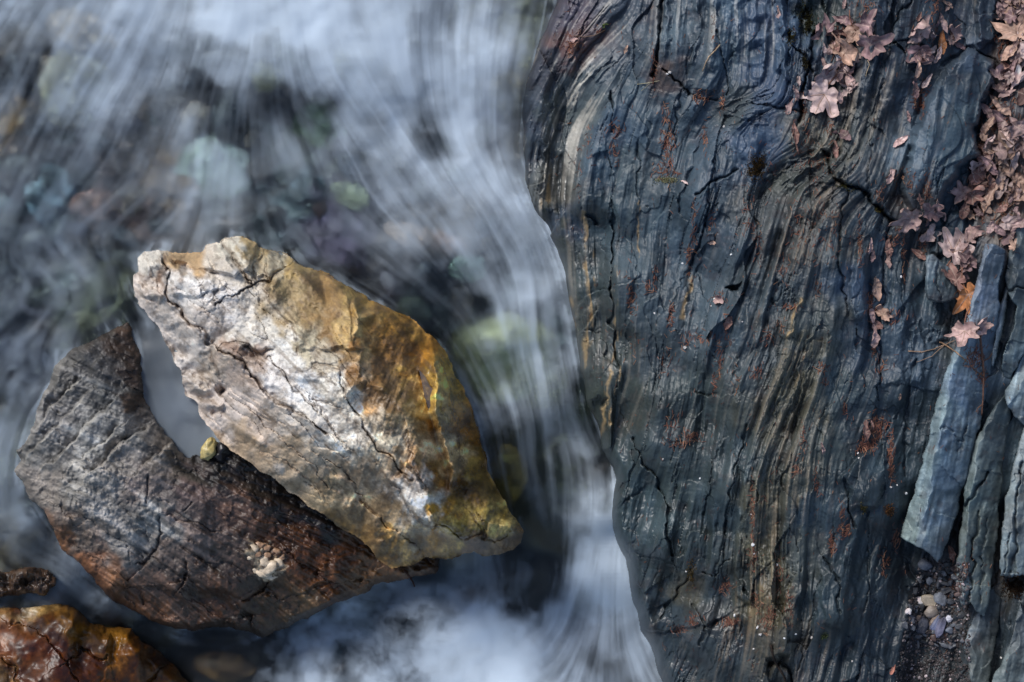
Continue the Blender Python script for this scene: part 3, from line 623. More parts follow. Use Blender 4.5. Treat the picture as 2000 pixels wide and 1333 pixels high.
def grey_colour(X, Y, Z):
    a, b, c = gs(g1, X, Y), gs(g2, X, Y), gs(g3, X, Y)
    wx = X + 12 * c * 0.8 + 8 * fbm(X, Y, 30, 3, 2); wy = Y + 7 * c + 8 * fbm(X, Y, 30, 3, 5)
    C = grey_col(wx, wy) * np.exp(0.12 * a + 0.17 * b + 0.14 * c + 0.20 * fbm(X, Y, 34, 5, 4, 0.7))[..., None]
    k = (sst(1.0, 2.2, b + 0.6 * c) * 0.08 * sst(560, 380, X))[..., None]
    C = C * (1 - k) + k * lin((168, 160, 156))
    for pl, h in GST:                                                                   # fresh pale stone on the broken arrises
        d, _ = pdist(X + 2 * fbm(X, Y, 22, 3, 6), Y + 2 * fbm(X, Y, 22, 3, 9), pl); k = (np.exp(-(d / 1.8) ** 2) * 0.55 * sst(-0.8, 0.5, fbm(X, Y, 26, 2, 3)))[..., None]; C = C * (1 - k) + k * lin((196, 190, 184))
    q = np.zeros(X.shape)
    for (x, y, r) in ((497,1078,14),(510,1100,11),(530,1112,16),(548,1100,9),(515,1122,12),(520,1068,8)): q = np.maximum(q, np.exp(-((np.hypot(X - x, Y - y) + 5 * fbm(X, Y, 9, 3, 3)) / r) ** 4))
    q = q[..., None] * 0.85; C = C * (1 - q) + q * lin((205, 180, 150))                 # quartz knot in the schist
    wet = np.clip(sst(330, 600, X + 0.7 * (Y - 1050)) + sst(0, -60, (Y - 640) * 0.6 - (X - 235)) * 0.7, 0, 0.9) * 0.6
    return np.concatenate([np.clip((0.9 * C + 0.1 * C.mean(-1, keepdims=True)) * 0.82 * np.array((1.0, 1.0, 0.93)), 0.006, 0.6), wet[..., None]], 2)
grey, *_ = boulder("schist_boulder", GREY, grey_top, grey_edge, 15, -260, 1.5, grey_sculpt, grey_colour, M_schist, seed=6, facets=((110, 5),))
tag(grey, "flat grey brown schist boulder with stepped ledges, wedged under the cream marble boulder", "boulder")

# ---- the wet ochre boulder in the corner
OCH = [(-160,1230),(-90,1195),(-40,1182),(0,1176),(20,1168),(55,1165),(94,1170),(133,1179),(153,1192),(179,1215),(208,1228),(227,1222),(257,1228),(279,1251),(309,1270),(338,1296),(357,1319),(392,1345),(420,1400),(380,1470),(240,1520),(60,1530),(-120,1480),(-190,1360)]
och_top = Planes([(60,1200,65,.1,.6),(0,1230,95,.2,.3),(120,1250,95,-.25,.2),(80,1300,115,0,.05),(190,1260,55,-.2,.35),(240,1250,30,-.2,.4),(250,1310,38,-.4,.1),(310,1310,-10,-.6,.2),(350,1370,-40,-.6,0),(100,1420,110,0,-.2),(-80,1300,95,.3,0),(200,1400,70,-.4,-.1)], p=3, e=16)
och_edge = Field([(0,1176,30),(100,1170,10),(180,1215,-20),(260,1230,-60),(340,1300,-115),(400,1400,-140),(100,1530,-100),(-180,1300,0)], p=2, e=20)
def och_sculpt(X, Y, Z, d):
    S = Sculpt(X, Y, Z, 4, 8)
    for (x, y, rx, ry, a, h) in ((130,1225,10,34,30,10),(158,1235,8,30,25,-14),(120,1240,8,24,20,-10),(205,1250,9,16,0,12),(222,1265,10,24,10,-16),(240,1240,14,12,0,12),(228,1285,10,16,0,-12),(265,1280,12,30,-10,10),(290,1290,8,24,-20,-10),(40,1190,30,10,0,8),(15,1310,14,40,-25,-14),(35,1330,8,30,-20,8),(90,1290,30,20,0,-8),(180,1310,26,14,20,8)): S.bump(x, y, rx, ry, a, h * 0.75)
    for pl in ([(20,1215),(70,1230),(130,1290),(150,1333)],[(205,1290),(160,1270),(120,1300)],[(330,1300),(300,1320),(290,1340)],[(5,1290),(30,1310),(40,1340)]): S.crack(pl, 2.5, 8, 3, 30)
    return Z + 5 * fbm(X, Y, 60, 2, 5) + 0.5 * fbm(X, Y, 14, 2, 2)
och_col = colfield([(10,1180,170,130,90),(50,1172,186,164,140),(80,1180,160,126,80),(20,1215,150,92,56),(0,1250,120,70,46),(90,1220,90,50,18),(60,1260,96,46,16),(120,1200,120,82,34),(140,1230,130,84,24),(170,1225,90,60,20),(110,1280,86,40,12),(60,1320,96,50,22),(10,1320,120,90,60),(30,1330,140,104,74),
    (200,1240,110,74,28),(235,1235,140,96,36),(220,1270,130,84,36),(250,1260,124,74,20),(180,1290,80,40,12),(160,1330,84,42,14),(260,1310,96,56,24),(290,1280,90,56,28),(310,1320,104,62,24),(350,1330,84,58,34)], p=2.2, e=10)
def och_colour(X, Y, Z):
    C = och_col(X + 9 * fbm(X, Y, 24, 4, 3), Y + 9 * fbm(X, Y, 24, 4, 8)) * np.exp(0.25 * fbm(X, Y, 18, 5, 4, 0.7))[..., None]
    k = sst(0.9, 1.9, fbm(X, Y, 22, 4, 12))[..., None] * 0.6; C = C * (1 - k) + k * lin((40, 22, 12))
    return np.concatenate([np.clip(C * np.array((0.62, 0.62, 0.5)), 0.004, 0.6), (0.8 - 0.5 * np.exp(-((X - 45) / 50) ** 2 - ((Y - 1172) / 14) ** 2))[..., None]], 2)
och, *_ = boulder("ochre_boulder", OCH, och_top, och_edge, 26, -230, 1.6, och_sculpt, och_colour, M_ochre, seed=8, facets=((80, 3),))
tag(och, "wet glossy orange brown boulder in the bottom left corner of the photo", "boulder")

# ---- low wet dark stone at the left edge
DRK = [(-90,1120),(-30,1112),(20,1118),(60,1108),(95,1112),(112,1128),(110,1146),(90,1158),(55,1162),(20,1166),(-30,1172),(-100,1165)]
drk, *_ = boulder("dark_stone", DRK, Planes([(0,1140,108,0,.1),(80,1135,98,-.3,.1),(40,1155,92,0,-.4)], p=3, e=10, dom=(-300,1000,300,1300)), lambda X, Y: 70 + 0 * X, 14, -40, 1.6,
    lambda X, Y, Z, d: Z + 6 * fbm(X, Y, 20, 4, 3) + 3 * facet(X, Y, 24, 3)[0], lambda X, Y, Z: np.concatenate([np.clip(lin((62, 46, 34)) * np.exp(0.45 * fbm(X, Y, 12, 4, 3))[..., None], 0.004, 0.3), np.full(X.shape + (1,), 0.9)], 2), M_ochre, seed=9, facets=())
tag(drk, "low dark wet stone lapped by water above the orange brown boulder", "stone")

# ------------------------------------------------------------------ the slate outcrop on the right
OUT = EDGE + [(2320,1680),(2320,-330)]
rz = Field([(1120,60,275),(1060,200,215),(1060,340,205),(1110,480,200),(1160,650,205),(1190,850,190),(1230,1000,185),(1260,1150,150),(1320,1290,120),(1200,150,315),(1300,60,345),(1400,30,360),(1180,350,300),(1250,600,310),(1300,850,300),(1340,1050,270),(1400,1250,230),
    (1450,400,365),(1480,700,365),(1500,950,345),(1520,1200,285),(1600,200,375),(1600,600,375),(1620,900,350),(1640,1150,310),(1720,700,350),(1720,950,335),(1720,1150,285),(1700,1310,260),(1790,600,335),(1790,900,300),(1790,1120,215),(1760,1200,240),(1760,250,365),(1800,100,365),(1850,300,375),
    (1930,100,345),(1960,350,335),(1880,480,335),(1900,650,310),(1860,1000,205),(1830,1180,188),(1820,1300,190),(1900,1250,215),(1950,900,265),(1990,600,330),(1980,1200,235),(2200,300,420),(2200,900,380),(2200,1400,330),(1500,1500,200),(1850,1600,170),(1700,-200,400)], p=2.2, e=30)
SD = lambda x, y, a: (x, y, math.cos(math.radians(a)), math.sin(math.radians(a)))          # strata direction, degrees below horizontal-right
SDF = Field([SD(*q) for q in [(1060,80,110),(1100,150,116),(1130,200,118),(1160,120,128),(1220,90,134),(1080,260,105),(1060,340,96),(1120,330,102),(1200,250,104),(1230,160,112),(1300,60,92),(1280,200,108),(1350,80,100),(1360,180,112),(1400,60,96),(1470,40,90),(1470,150,92),(1530,60,88),(1560,140,94),
    (1420,215,150),(1480,200,158),(1440,235,140),(1440,290,106),(1490,270,70),(1540,310,148),(1590,325,150),(1610,300,130),(1640,360,140),(1660,250,103),(1600,250,106),(1700,200,104),(1750,100,100),(1650,80,97),(1720,300,106),(1860,200,102),(1840,320,106),(1920,250,98),(1970,200,100),(1980,400,102),
    (1100,450,82),(1140,560,84),(1180,650,90),(1200,500,90),(1160,800,84),(1260,450,98),(1300,350,106),(1360,350,108),(1420,400,110),(1260,650,96),(1320,600,100),(1380,550,108),(1440,600,106),(1500,450,104),(1560,420,104),(1540,600,106),(1600,480,102),(1560,700,112),(1520,760,116),(1500,860,110),(1460,800,104),
    (1620,640,98),(1700,560,98),(1760,600,94),(1660,760,110),(1700,880,112),(1740,960,98),(1240,800,112),(1300,800,100),(1380,850,100),(1250,950,108),(1230,1050,105),(1300,1000,100),(1350,1100,104),(1260,1180,112),(1400,1000,96),(1490,1000,94),(1490,1150,92),(1550,1080,94),(1590,950,98),(1600,1200,96),(1660,1050,106),
    (1700,1150,106),(1640,1300,104),(1740,1250,102),(1450,1250,102),(1350,1250,112),(1520,1290,98),(1880,600,102),(1850,800,103),(1900,1000,102),(1960,800,104),(1960,1200,98),(1830,1200,100)]], p=2.2, e=14)
SDOM = (985, -330, 2320, 1680)
class StrataWarp:
    def __call__(self, X, Y):
        D = SDF(X, Y).copy(); D[..., 0] += 0.045 * fbm(X, Y, 70, 2, 2); return D
STR = 1.45
_, _, (r1, r2, r3, r4, r5, r6) = streaks(StrataWarp(), SDOM, STR, [(2, 16), (4.5, 36), (9, 75), (20, 170), (44, 330), (90, 600)], seed=3)
X, Y = mgrid(SDOM[0], SDOM[1], SDOM[2], SDOM[3], STR)
r1, r2, r3, r4, r5, r6 = [a[:X.shape[0], :X.shape[1]] for a in (r1, r2, r3, r4, r5, r6)]
# where the cleavage stands out in thin splinters (1) and where the face is smooth (0)
SPL = Field([(1100,120,.7),(1130,200,.7),(1080,330,.6),(1200,250,.15),(1250,150,.15),(1230,350,.3),(1300,300,.2),(1250,450,.25),(1350,100,.55),(1420,80,.5),(1500,60,.35),(1560,130,.35),(1370,220,.2),(1450,230,.6),(1480,280,.3),(1560,330,.8),(1620,260,.9),(1660,200,.9),(1600,400,.95),(1500,400,.6),(1420,450,.4),
    (1350,500,.35),(1300,650,.4),(1400,600,.35),(1500,520,.8),(1560,560,.8),(1600,650,.6),(1550,700,1),(1520,800,1),(1580,720,1),(1450,750,.6),(1400,850,.5),(1300,850,.35),(1240,780,.25),(1250,980,.55),(1300,1050,.4),(1380,950,.4),(1500,950,1),(1500,1100,1),(1480,1200,.9),(1590,950,.8),(1600,1100,.35),(1640,1000,.3),
    (1700,900,.25),(1680,760,.5),(1700,650,.3),(1760,600,.3),(1760,750,.25),(1660,600,.15),(1650,430,.5),(1720,350,.5),(1850,250,.02),(1880,200,.02),(1840,330,.03),(1900,150,.05),(1800,280,.05),(1780,100,.4),(1700,1100,.4),(1650,1200,.3),(1720,1250,.45),(1400,1150,.3),(1350,1200,.3),(1420,1280,.5),(1550,1280,.6),(1950,300,.4),(1830,1200,.2),(1950,900,.3),(1160,600,.35)], p=2.2, e=20)
spl = np.clip(SPL(X, Y), 0, 1) ** 1.7
dE = sdf(X, Y, OUT) + 2.2 * fbm(X, Y, 70, 3, 5)
M = dE > -1
terr = lambda a, k: np.tanh(a * k) / np.tanh(k)
def tread(a, n):
    q = a * n; f = np.floor(q); return (f + sst(0.30, 0.70, q - f)) / n
Z = rz(X, Y) + 9 * fbm(X, Y, 130, 3, 6)
hb, ed = facet(X + 10 * fbm(X, Y, 50, 3, 4), Y + 10 * fbm(X, Y, 50, 3, 9), 62, 4, math.radians(100), 2.6, 1.0)
Z += 4 * hb
hb3, ed3 = facet(X + 12 * fbm(X, Y, 110, 2, 1), Y + 20 * fbm(X, Y, 110, 2, 13), 95, 11, math.radians(101), 4.5, 1.0)
Z += 12 * hb3 + 14 * tread(r6 + 0.06 * r4, 0.8)
Z -= 6 * np.exp(-((r5 + 0.12 * r2 - 0.3) / 0.05) ** 2) * sst(0.2, 0.9, fbm(X, Y, 120, 2, 12)) + 4 * np.exp(-((r4 + 0.1 * r2 - 0.5) / 0.07) ** 2) * sst(0.1, 0.9, fbm(X, Y, 90, 2, 5))
hb2, ed2 = facet(X + 5 * fbm(X, Y, 20, 3, 2), Y + 5 * fbm(X, Y, 20, 3, 7), 20, 9, math.radians(100), 2.6, 1.0)
Z += (0.7 + 2.0 * spl) * hb2
Z += (3.5 + 2.5 * spl) * tread(r5 + 0.10 * r3, 1.0) + (0.3 + 3.8 * spl) * tread(r4 + 0.15 * r2, 1.2) + (0.12 + 2.6 * spl) * tread(r3 + 0.1 * r1, 1.3) + (0.10 + 1.3 * spl) * terr(r2, 1.4) + (0.05 + 0.3 * spl) * r1
Z += 0.35 * fbm(X, Y, 9, 3, 3) + 1.0 * fbm(X, Y, 34, 2, 11)
S = Sculpt(X, Y, Z, 2.5, 2)
SCR = [([(1294,0),(1296,20),(1294,45),(1289,80),(1284,110),(1276,150)],5,26,8,40),([(1294,135),(1310,150),(1324,162),(1333,176),(1345,186)],3.4,16,6,60),([(1345,186),(1375,190),(1400,195)],2,7,4,40),
    ([(1358,376),(1372,370),(1385,362),(1405,347),(1439,328)],3,14,5,30),([(1196,219),(1196,255)],2,8,0,30),([(1196,420),(1197,500),(1195,562),(1197,620),(1199,670),(1210,720)],2.6,13,8,50),([(1172,569),(1185,563),(1196,560)],2,9,6,30),
    ([(1145,420),(1158,425),(1164,440)],4,18,0,20),([(1358,768),(1372,770),(1388,778),(1400,776)],2.4,8,6,40),([(1236,857),(1254,904),(1275,922),(1290,959),(1308,995),(1300,1025),(1304,1053),(1312,1086)],3,14,7,60),([(1214,1078),(1254,1085),(1301,1097),(1330,1110)],2.4,10,-5,50),
    ([(1203,1002),(1225,975),(1246,955)],2,8,-5,40),([(1290,1205),(1300,1185),(1319,1165),(1340,1130)],3,12,7,50),([(1373,1122),(1400,1126),(1430,1090)],2.2,8,3,40),([(1240,1230),(1290,1236),(1340,1225),(1385,1225),(1400,1215)],3.5,14,-8,60),([(1350,1180),(1380,1220),(1370,1260)],2.4,8,4,40),
    ([(1612,300),(1622,330),(1636,352),(1655,358),(1674,368),(1697,387),(1714,407),(1739,434),(1770,446)],5,30,-9,60),([(1593,60),(1590,90),(1584,127),(1572,165),(1565,205),(1560,240)],5,26,8,40),([(1500,206),(1470,204),(1530,212),(1560,222)],3,12,4,40),
    ([(1540,70),(1556,95),(1580,118),(1590,140)],4,18,0,30),([(1660,150),(1700,95),(1735,85),(1745,0)],2,6,0,30),([(1735,90),(1762,80),(1790,75)],3,10,0,30),([(1740,80),(1755,30),(1780,0)],3,10,6,40),([(1735,100),(1715,200),(1700,300),(1692,370)],3,12,-8,60),
    ([(1849,124),(1894,94),(1939,118),(1955,145)],4,16,0,40),([(1556,595),(1540,600),(1518,598)],1.8,6,-5,30),([(1653,380),(1640,450),(1640,520),(1650,600)],2.5,9,5,60),([(1735,430),(1725,520),(1725,620)],2,8,4,40),([(1762,470),(1758,540),(1762,600),(1758,640)],2,8,-5,40),
    ([(1775,755),(1795,758),(1810,760)],2.4,10,-8,40),([(1790,700),(1775,770),(1770,830),(1765,930)],3,12,0,40),([(1725,860),(1742,820),(1770,790)],1.6,6,0,30),([(1655,940),(1660,1000),(1668,1030)],4,14,6,40),([(1715,600),(1717,690),(1715,780)],2,7,4,40),
    ([(1500,1300),(1530,1290),(1545,1320),(1560,1400)],6,24,0,30),([(1610,1090),(1640,1140),(1635,1200)],2.4,9,5,40),([(1690,1000),(1700,1080),(1692,1180)],2.4,9,-5,50),([(1550,1340),(1580,1230),(1600,1130)],2,7,4,60),([(1250,280),(1244,320),(1246,380)],2,6,3,40),([(1420,190),(1425,170),(1400,60)],2,7,4,50),
    ([(1400,300),(1380,420),(1370,470),(1345,520)],2.4,9,6,50),([(1330,180),(1320,260),(1305,330)],1.8,6,3,50),([(1215,680),(1207,760),(1190,830),(1178,880)],2,7,-5,50),([(1395,900),(1385,960),(1376,1010)],2,7,4,50),([(1460,830),(1440,900),(1420,1000),(1415,1090)],2.2,8,5,60)]
for pl, w, dp, stp, dec in SCR: S.crack(pl, w, dp, stp, dec)
S.plate([(1194,176),(1199,203),(1192,219),(1187,199)], -26, 3)
S.plate([(1417,565),(1429,557),(1451,550),(1447,566),(1430,569)], -34, 3)
S.plate([(1149,775),(1182,781),(1176,832),(1159,805)], -30, 6)
S.plate([(1298,-40),(1320,-40),(1312,90),(1296,125),(1292,80)], 12, 10, -.3, 0)
S.plate([(1849,124),(1894,93),(1939,118),(1950,158),(1922,214),(1908,253),(1922,309),(1880,326),(1849,374),(1830,430),(1790,430),(1753,374),(1770,304),(1781,262),(1798,208),(1832,157)], 58, 15, .10, 0)
S.plate([(1744,-60),(1860,-60),(1830,60),(1800,90),(1765,80)], 12, 12, .05, 0)
S.plate([(1905,-60),(1955,-60),(1950,90),(1900,90)], 24, 14)
S.plate([(1674,502),(1697,485),(1700,530),(1697,595),(1688,626),(1658,623),(1653,598),(1658,541)], 22, 12, -.1, 0)
S.plate([(1740,430),(1770,440),(1765,600),(1740,640),(1730,560)], 9, 8)
S.plate([(1820,455),(1850,410),(1895,420),(1880,480),(1840,505),(1815,495)], 18, 10)
S.plate([(1725,857),(1736,897),(1733,953),(1714,993),(1669,1004),(1655,990),(1641,931),(1669,897),(1697,874)], 20, 10, .06, .05)
S.plate([(1775,640),(1800,620),(1812,690),(1800,750),(1775,755)], 12, 8)
S.plate([(1818,640),(1852,632),(1850,660),(1825,668)], 14, 8)
S.plate([(1700,640),(1770,620),(1772,750),(1705,760)], 7, 8)
S.plate([(1440,1128),(1448,1128),(1464,1165),(1462,1180),(1450,1182),(1436,1160)], 16, 6)
S.plate([(1490,1285),(1545,1275),(1560,1340),(1500,1360)], -22, 8)
S.plate([(1440,215),(1500,262),(1470,330),(1435,300),(1430,250)], 10, 12, -.1, 0)
S.plate([(1600,1120),(1650,1090),(1680,1160),(1640,1240),(1605,1220)], 10, 8)
for pl, w, h in (([(1566,589),(1556,626),(1542,660)],5,12),([(1600,620),(1565,720),(1540,800)],3,7),([(1585,700),(1555,790),(1530,850)],3,8),([(1570,650),(1530,760),(1510,830)],3,6),([(1125,80),(1095,160),(1082,220),(1068,300),(1060,380)],4,8),([(1190,110),(1150,150),(1125,200),(1112,240),(1095,300)],4,8),
    ([(1150,130),(1122,185),(1105,240)],3,6),([(1205,120),(1180,140),(1165,160)],3,6),([(1585,95),(1580,150),(1574,200)],6,16),([(1606,300),(1560,312),(1530,335),(1500,345)],4,9),([(1640,330),(1600,318),(1575,330),(1550,352)],4,9),([(1655,350),(1620,345),(1600,360)],4,7)): S.ridge(pl, w, h)
for pl, w, h in (([(1448,-40),(1444,40),(1437,110)],11,14),([(1475,-40),(1474,30),(1468,90)],8,10),([(1496,-40),(1494,60),(1486,150)],10,16),([(1530,-40),(1528,60),(1519,140)],11,18),([(1549,30),(1546,90),(1538,150)],8,14),([(1560,-40),(1556,30),(1560,90)],7,12),([(1720,-40),(1716,60),(1700,160)],14,12),([(1360,-40),(1362,40),(1352,120)],9,10),([(1400,-30),(1398,60),(1392,140)],9,9),([(1940,200),(1925,260),(1930,320)],9,12)): S.ridge(pl, w, h)
for i in range(5): S.ridge([(1400 + 8 * i, 215 + 8 * i), (1425 + 8 * i, 206 + 9 * i), (1450 + 7 * i, 196 + 11 * i), (1470 + 8 * i, 192 + 12 * i)], 2.4, 5)
for i in range(6): S.ridge([(1500 + 14 * i, 345 + 7 * i), (1530 + 14 * i, 322 + 8 * i), (1565 + 14 * i, 316 + 9 * i), (1600 + 14 * i, 328 + 10 * i)], 2.4, 5)
# gully with gravel
gul = [(1758,1075),(1790,1110),(1830,1112),(1870,1100),(1880,1180),(1885,1260),(1870,1400),(1740,1400),(1755,1280),(1772,1200),(1775,1140)]
S.plate(gul, -30, 24)
# rounded waist that drops to the stream bed
WR = Field([(1060,100,60),(1030,250,60),(1050,420,40),(1120,620,40),(1150,800,22),(1200,950,26),(1215,1080,30),(1260,1250,30),(1330,1450,40)], p=2, e=20)
wr = WR(X, Y); t = np.clip((dE + 1) / wr, 0, 1); prof = np.sqrt(np.clip(1 - (1 - t) ** 2.2, 0, 1))
wl = WZ(X, Y)
Eb = wl - 60
Z = Eb + (S.Z - Eb) * (0.0 + prof)
OC = colfield([(1090,40,74,62,74),(1060,140,60,54,62),(1110,95,96,56,50),(1130,150,110,116,122),(1110,220,122,124,124),(1085,300,98,98,98),(1050,300,50,52,60),(1040,230,52,54,66),(1065,370,104,98,92),(1060,430,62,58,46),(1100,440,52,60,74),(1090,520,60,58,44),(1120,520,72,70,66),(1130,620,70,68,64),(1160,560,56,62,62),(1150,700,66,66,62),
    (1180,420,54,66,72),(1170,330,60,74,88),(1230,180,62,72,82),(1200,250,58,70,86),(1260,100,60,66,76),(1310,60,92,104,116),(1280,50,40,44,56),(1300,130,84,58,48),(1360,80,70,76,86),(1350,130,56,62,70),(1390,60,64,70,78),(1440,30,110,126,144),(1430,90,84,96,108),(1480,40,100,112,136),(1500,110,66,80,104),(1540,60,84,100,124),(1560,130,44,54,70),(1580,40,40,44,34),
    (1510,170,58,70,94),(1380,180,60,70,82),(1320,220,60,70,80),(1440,220,72,74,76),(1460,270,78,92,116),(1490,290,52,66,88),(1400,300,52,62,74),(1300,300,58,68,78),(1360,420,46,58,70),(1240,330,62,68,72),(1250,450,56,66,74),(1260,560,60,66,72),(1320,500,52,62,72),(1400,480,50,60,72),(1480,420,68,66,66),(1540,360,80,76,68),(1600,280,92,84,74),(1640,180,86,74,68),(1690,130,56,60,70),(1680,240,66,66,66),
    (1600,420,84,76,70),(1540,480,78,72,68),(1500,560,62,66,70),(1420,620,54,62,70),(1340,650,58,64,70),(1280,700,62,64,66),(1220,760,60,62,56),(1180,800,60,60,48),(1220,820,60,58,50),(1340,780,52,56,54),(1280,860,54,60,62),(1230,930,58,66,68),(1250,1020,58,68,72),(1230,1110,56,62,64),(1320,950,54,60,58),(1350,1080,44,48,46),(1350,1150,70,60,44),(1300,1200,46,50,54),(1400,1140,40,44,46),(1450,1150,46,44,36),
    (1380,1200,46,40,36),(1330,1270,52,56,60),(1420,1280,46,48,50),(1440,900,54,60,62),(1420,1000,44,54,60),(1480,980,84,74,56),(1500,1080,92,80,56),(1490,1180,88,72,42),(1510,1260,80,68,54),(1560,1080,72,70,64),(1550,940,80,74,62),(1560,760,92,82,64),(1520,820,86,78,64),(1500,700,66,68,70),(1600,620,70,70,68),(1580,680,82,74,60),(1620,740,60,68,72),(1620,860,62,64,60),(1600,1000,50,60,68),(1600,1180,38,46,50),(1570,1290,44,46,50),
    (1640,480,46,50,54),(1660,400,40,44,50),(1700,520,48,58,70),(1675,560,60,72,92),(1740,540,52,62,72),(1760,660,52,62,74),(1690,680,46,54,66),(1780,700,74,84,98),(1740,800,46,54,62),(1680,840,38,46,54),(1690,940,30,38,44),(1740,920,44,56,64),(1660,1080,36,44,50),(1720,1060,34,42,48),(1700,1200,30,36,42),(1650,1270,32,38,44),(1740,1280,26,32,40),(1770,960,40,50,60),(1760,1120,26,30,36),
    (1720,350,54,58,64),(1700,430,44,52,60),(1760,420,66,56,54),(1740,250,44,48,56),(1760,120,40,44,54),(1820,60,50,54,64),(1780,300,110,124,140),(1800,220,80,92,108),(1850,240,56,68,78),(1860,320,52,64,74),(1900,160,40,48,58),(1930,60,40,46,58),(1910,110,80,88,104),(1960,300,80,58,52),(1975,120,74,54,48),(1880,440,56,68,80),(1960,420,96,70,58),(1840,560,60,74,86),(1880,580,66,56,48),(1900,700,60,58,56),
    (1860,900,34,40,46),(1950,700,66,76,88),(1960,900,64,76,84),(1950,1120,60,48,34),(1830,1180,56,54,58),(1820,1270,64,62,62),(1880,1290,52,50,50),(1960,1250,54,58,62),(1780,1300,30,24,24),(2200,600,60,68,76),(1500,1500,44,48,52),(1600,-200,60,66,76)], p=2.2, e=12)  # brightest points hold lit slate highlights as colour; capped below
BR = Field([(1100,100,.35),(1110,150,.1),(1200,200,.06),(1360,150,.2),(1480,60,.12),(1620,250,.85),(1600,380,.95),(1560,350,.7),(1540,480,.8),(1480,440,.5),(1400,500,.3),(1300,450,.2),(1250,600,.3),(1150,560,.5),(1120,520,.6),(1130,680,.5),(1330,650,.25),(1560,720,.9),(1520,820,.9),(1600,640,.5),(1600,800,.55),
    (1490,1000,1),(1500,1180,1),(1540,960,.8),(1440,1000,.15),(1600,1100,.1),(1700,900,.1),(1700,650,.2),(1840,250,.1),(1700,330,.35),(1240,780,.4),(1250,950,.15),(1340,1130,.4),(1350,1000,.25),(1660,200,.7),(1700,1150,.1),(1420,850,.3),(1850,700,.1),(1540,1290,.6),(1180,350,.1)], p=2.2, e=20)
PALE = Field([(1120,180,1),(1095,250,.9),(1150,130,.7),(1075,320,.8),(1066,385,.8),(1190,120,.4),(1060,200,.1),(1230,200,.08),(1110,40,.4),(1150,60,.4),(1350,100,.25),(1440,60,.5),(1120,480,.12),(1150,520,.3),(1160,640,.3),(1130,600,.2),(1200,640,.2),(1300,500,.05),(1500,200,.1),(1480,60,.4),(1190,300,.1),(1240,720,.15),(1500,900,.15),(1600,400,.1),(1700,700,.05),(1780,320,.3),(1250,950,.03),(1110,420,.2),(1700,1200,.02)], p=2.2, e=14)  # the point on the slate bulge paints its lit left bevel paler
wx = X + 5 * r4 + 8 * fbm(X, Y, 30, 3, 2); wy = Y + 8 * fbm(X, Y, 30, 3, 6)
C = (0.7 * OC(wx, wy) + 0.3 * lin((54, 63, 70))) * np.array((0.98, 1.13, 1.15)) * np.exp((0.05 + 0.06 * spl) * r1 + (0.03 + 0.15 * spl) * r2 + (0.02 + 0.17 * spl) * r3 + (0.03 + 0.06 * spl) * r4 + 0.12 * fbm(X, Y, 40, 5, 9))[..., None]
lum = C.mean(-1, keepdims=True); C = C * np.minimum(1, (0.075 / lum) ** 0.6)
br = np.clip(BR(X, Y), 0, 1) ** 1.6
k = (sst(0.3, 1.6, 0.75 * r2 + 0.75 * r3 + 0.35 * r1 - 0.6 + 1.2 * br) * np.clip(br, 0, 1) * 0.33)[..., None]
C = C * (1 - k) + k * lin((128, 108, 84)) * np.exp(0.25 * r2)[..., None]
pa = PALE(X, Y)
k = (sst(0.2, 1.5, 0.6 * r2 + 0.9 * r3 - 1.0 + 1.5 * pa) * pa ** 1.5 * 0.8)[..., None]
C = C * (1 - k) + k * lin((196, 190, 178)) * np.exp(0.15 * r2)[..., None]
for (pl, w) in (([(1138,416),(1144,450),(1150,500),(1152,560),(1155,620),(1146,680),(1142,715)],5),([(1070,470),(1084,500),(1098,545),(1115,590),(1122,640)],3.5),([(1206,520),(1207,600),(1205,650),(1198,720),(1185,770),(1175,850)],3),([(1212,720),(1202,780),(1190,830)],2.5),([(1062,390),(1066,330),(1063,410)],6),([(1245,390),(1250,470),(1246,520)],1.5),([(1540,660),(1566,590)],4),([(1350,545),(1340,580),(1330,625)],3),([(1060,330),(1068,400),(1070,425)],5)):
    s = S.box(pl, 30); d, _ = pdist(S.WX[s], S.WY[s], pl)
    kk = (np.exp(-(d / w) ** 2) * sst(-0.9, 0.6, r2[s] + 0.5 * fbm(X[s], Y[s], 20, 3, 2)) * 0.75)[..., None]; C[s] = C[s] * (1 - kk) + kk * lin((166, 140, 100))
rust = (sst(0.8, 2.0, fbm(X, Y, 30, 5, 7, 0.8)) * 0.06)[..., None]; C = C * (1 - rust) + rust * lin((112, 66, 50))
wetf = Field([(1040,300,.75),(1100,500,.6),(1140,700,.6),(1200,900,.6),(1230,1050,.6),(1300,1230,.8),(1400,1150,.6),(1400,1280,.6),(1300,800,.3),(1200,300,.15),(1500,500,.15),(1600,1000,.25),(1700,1200,.3),(1800,300,.1),(1300,500,.2),(1500,1200,.35),(1900,900,.1),(1830,1250,.3)], p=1.8, e=30)(X, Y)
hw = (Z - wl); band = sst(34, 8, hw + 9 * fbm(X, Y, 30, 3, 14)); C = C * (1 - 0.4 * band[..., None]); wetf = np.maximum(wetf, band * 0.9)
OUTT = np.concatenate([np.clip(C * 0.98, 0.004, 0.6), wetf[..., None]], 2)
outcrop = sheet("slate_outcrop", X, Y, Z / 1000, M, M_slate, OUTT)
tag(outcrop, "huge dark blue grey slate outcrop with near vertical layers, right of the stream", "rock")
oX, oY, oZ = X, Y, Z
oST = STR

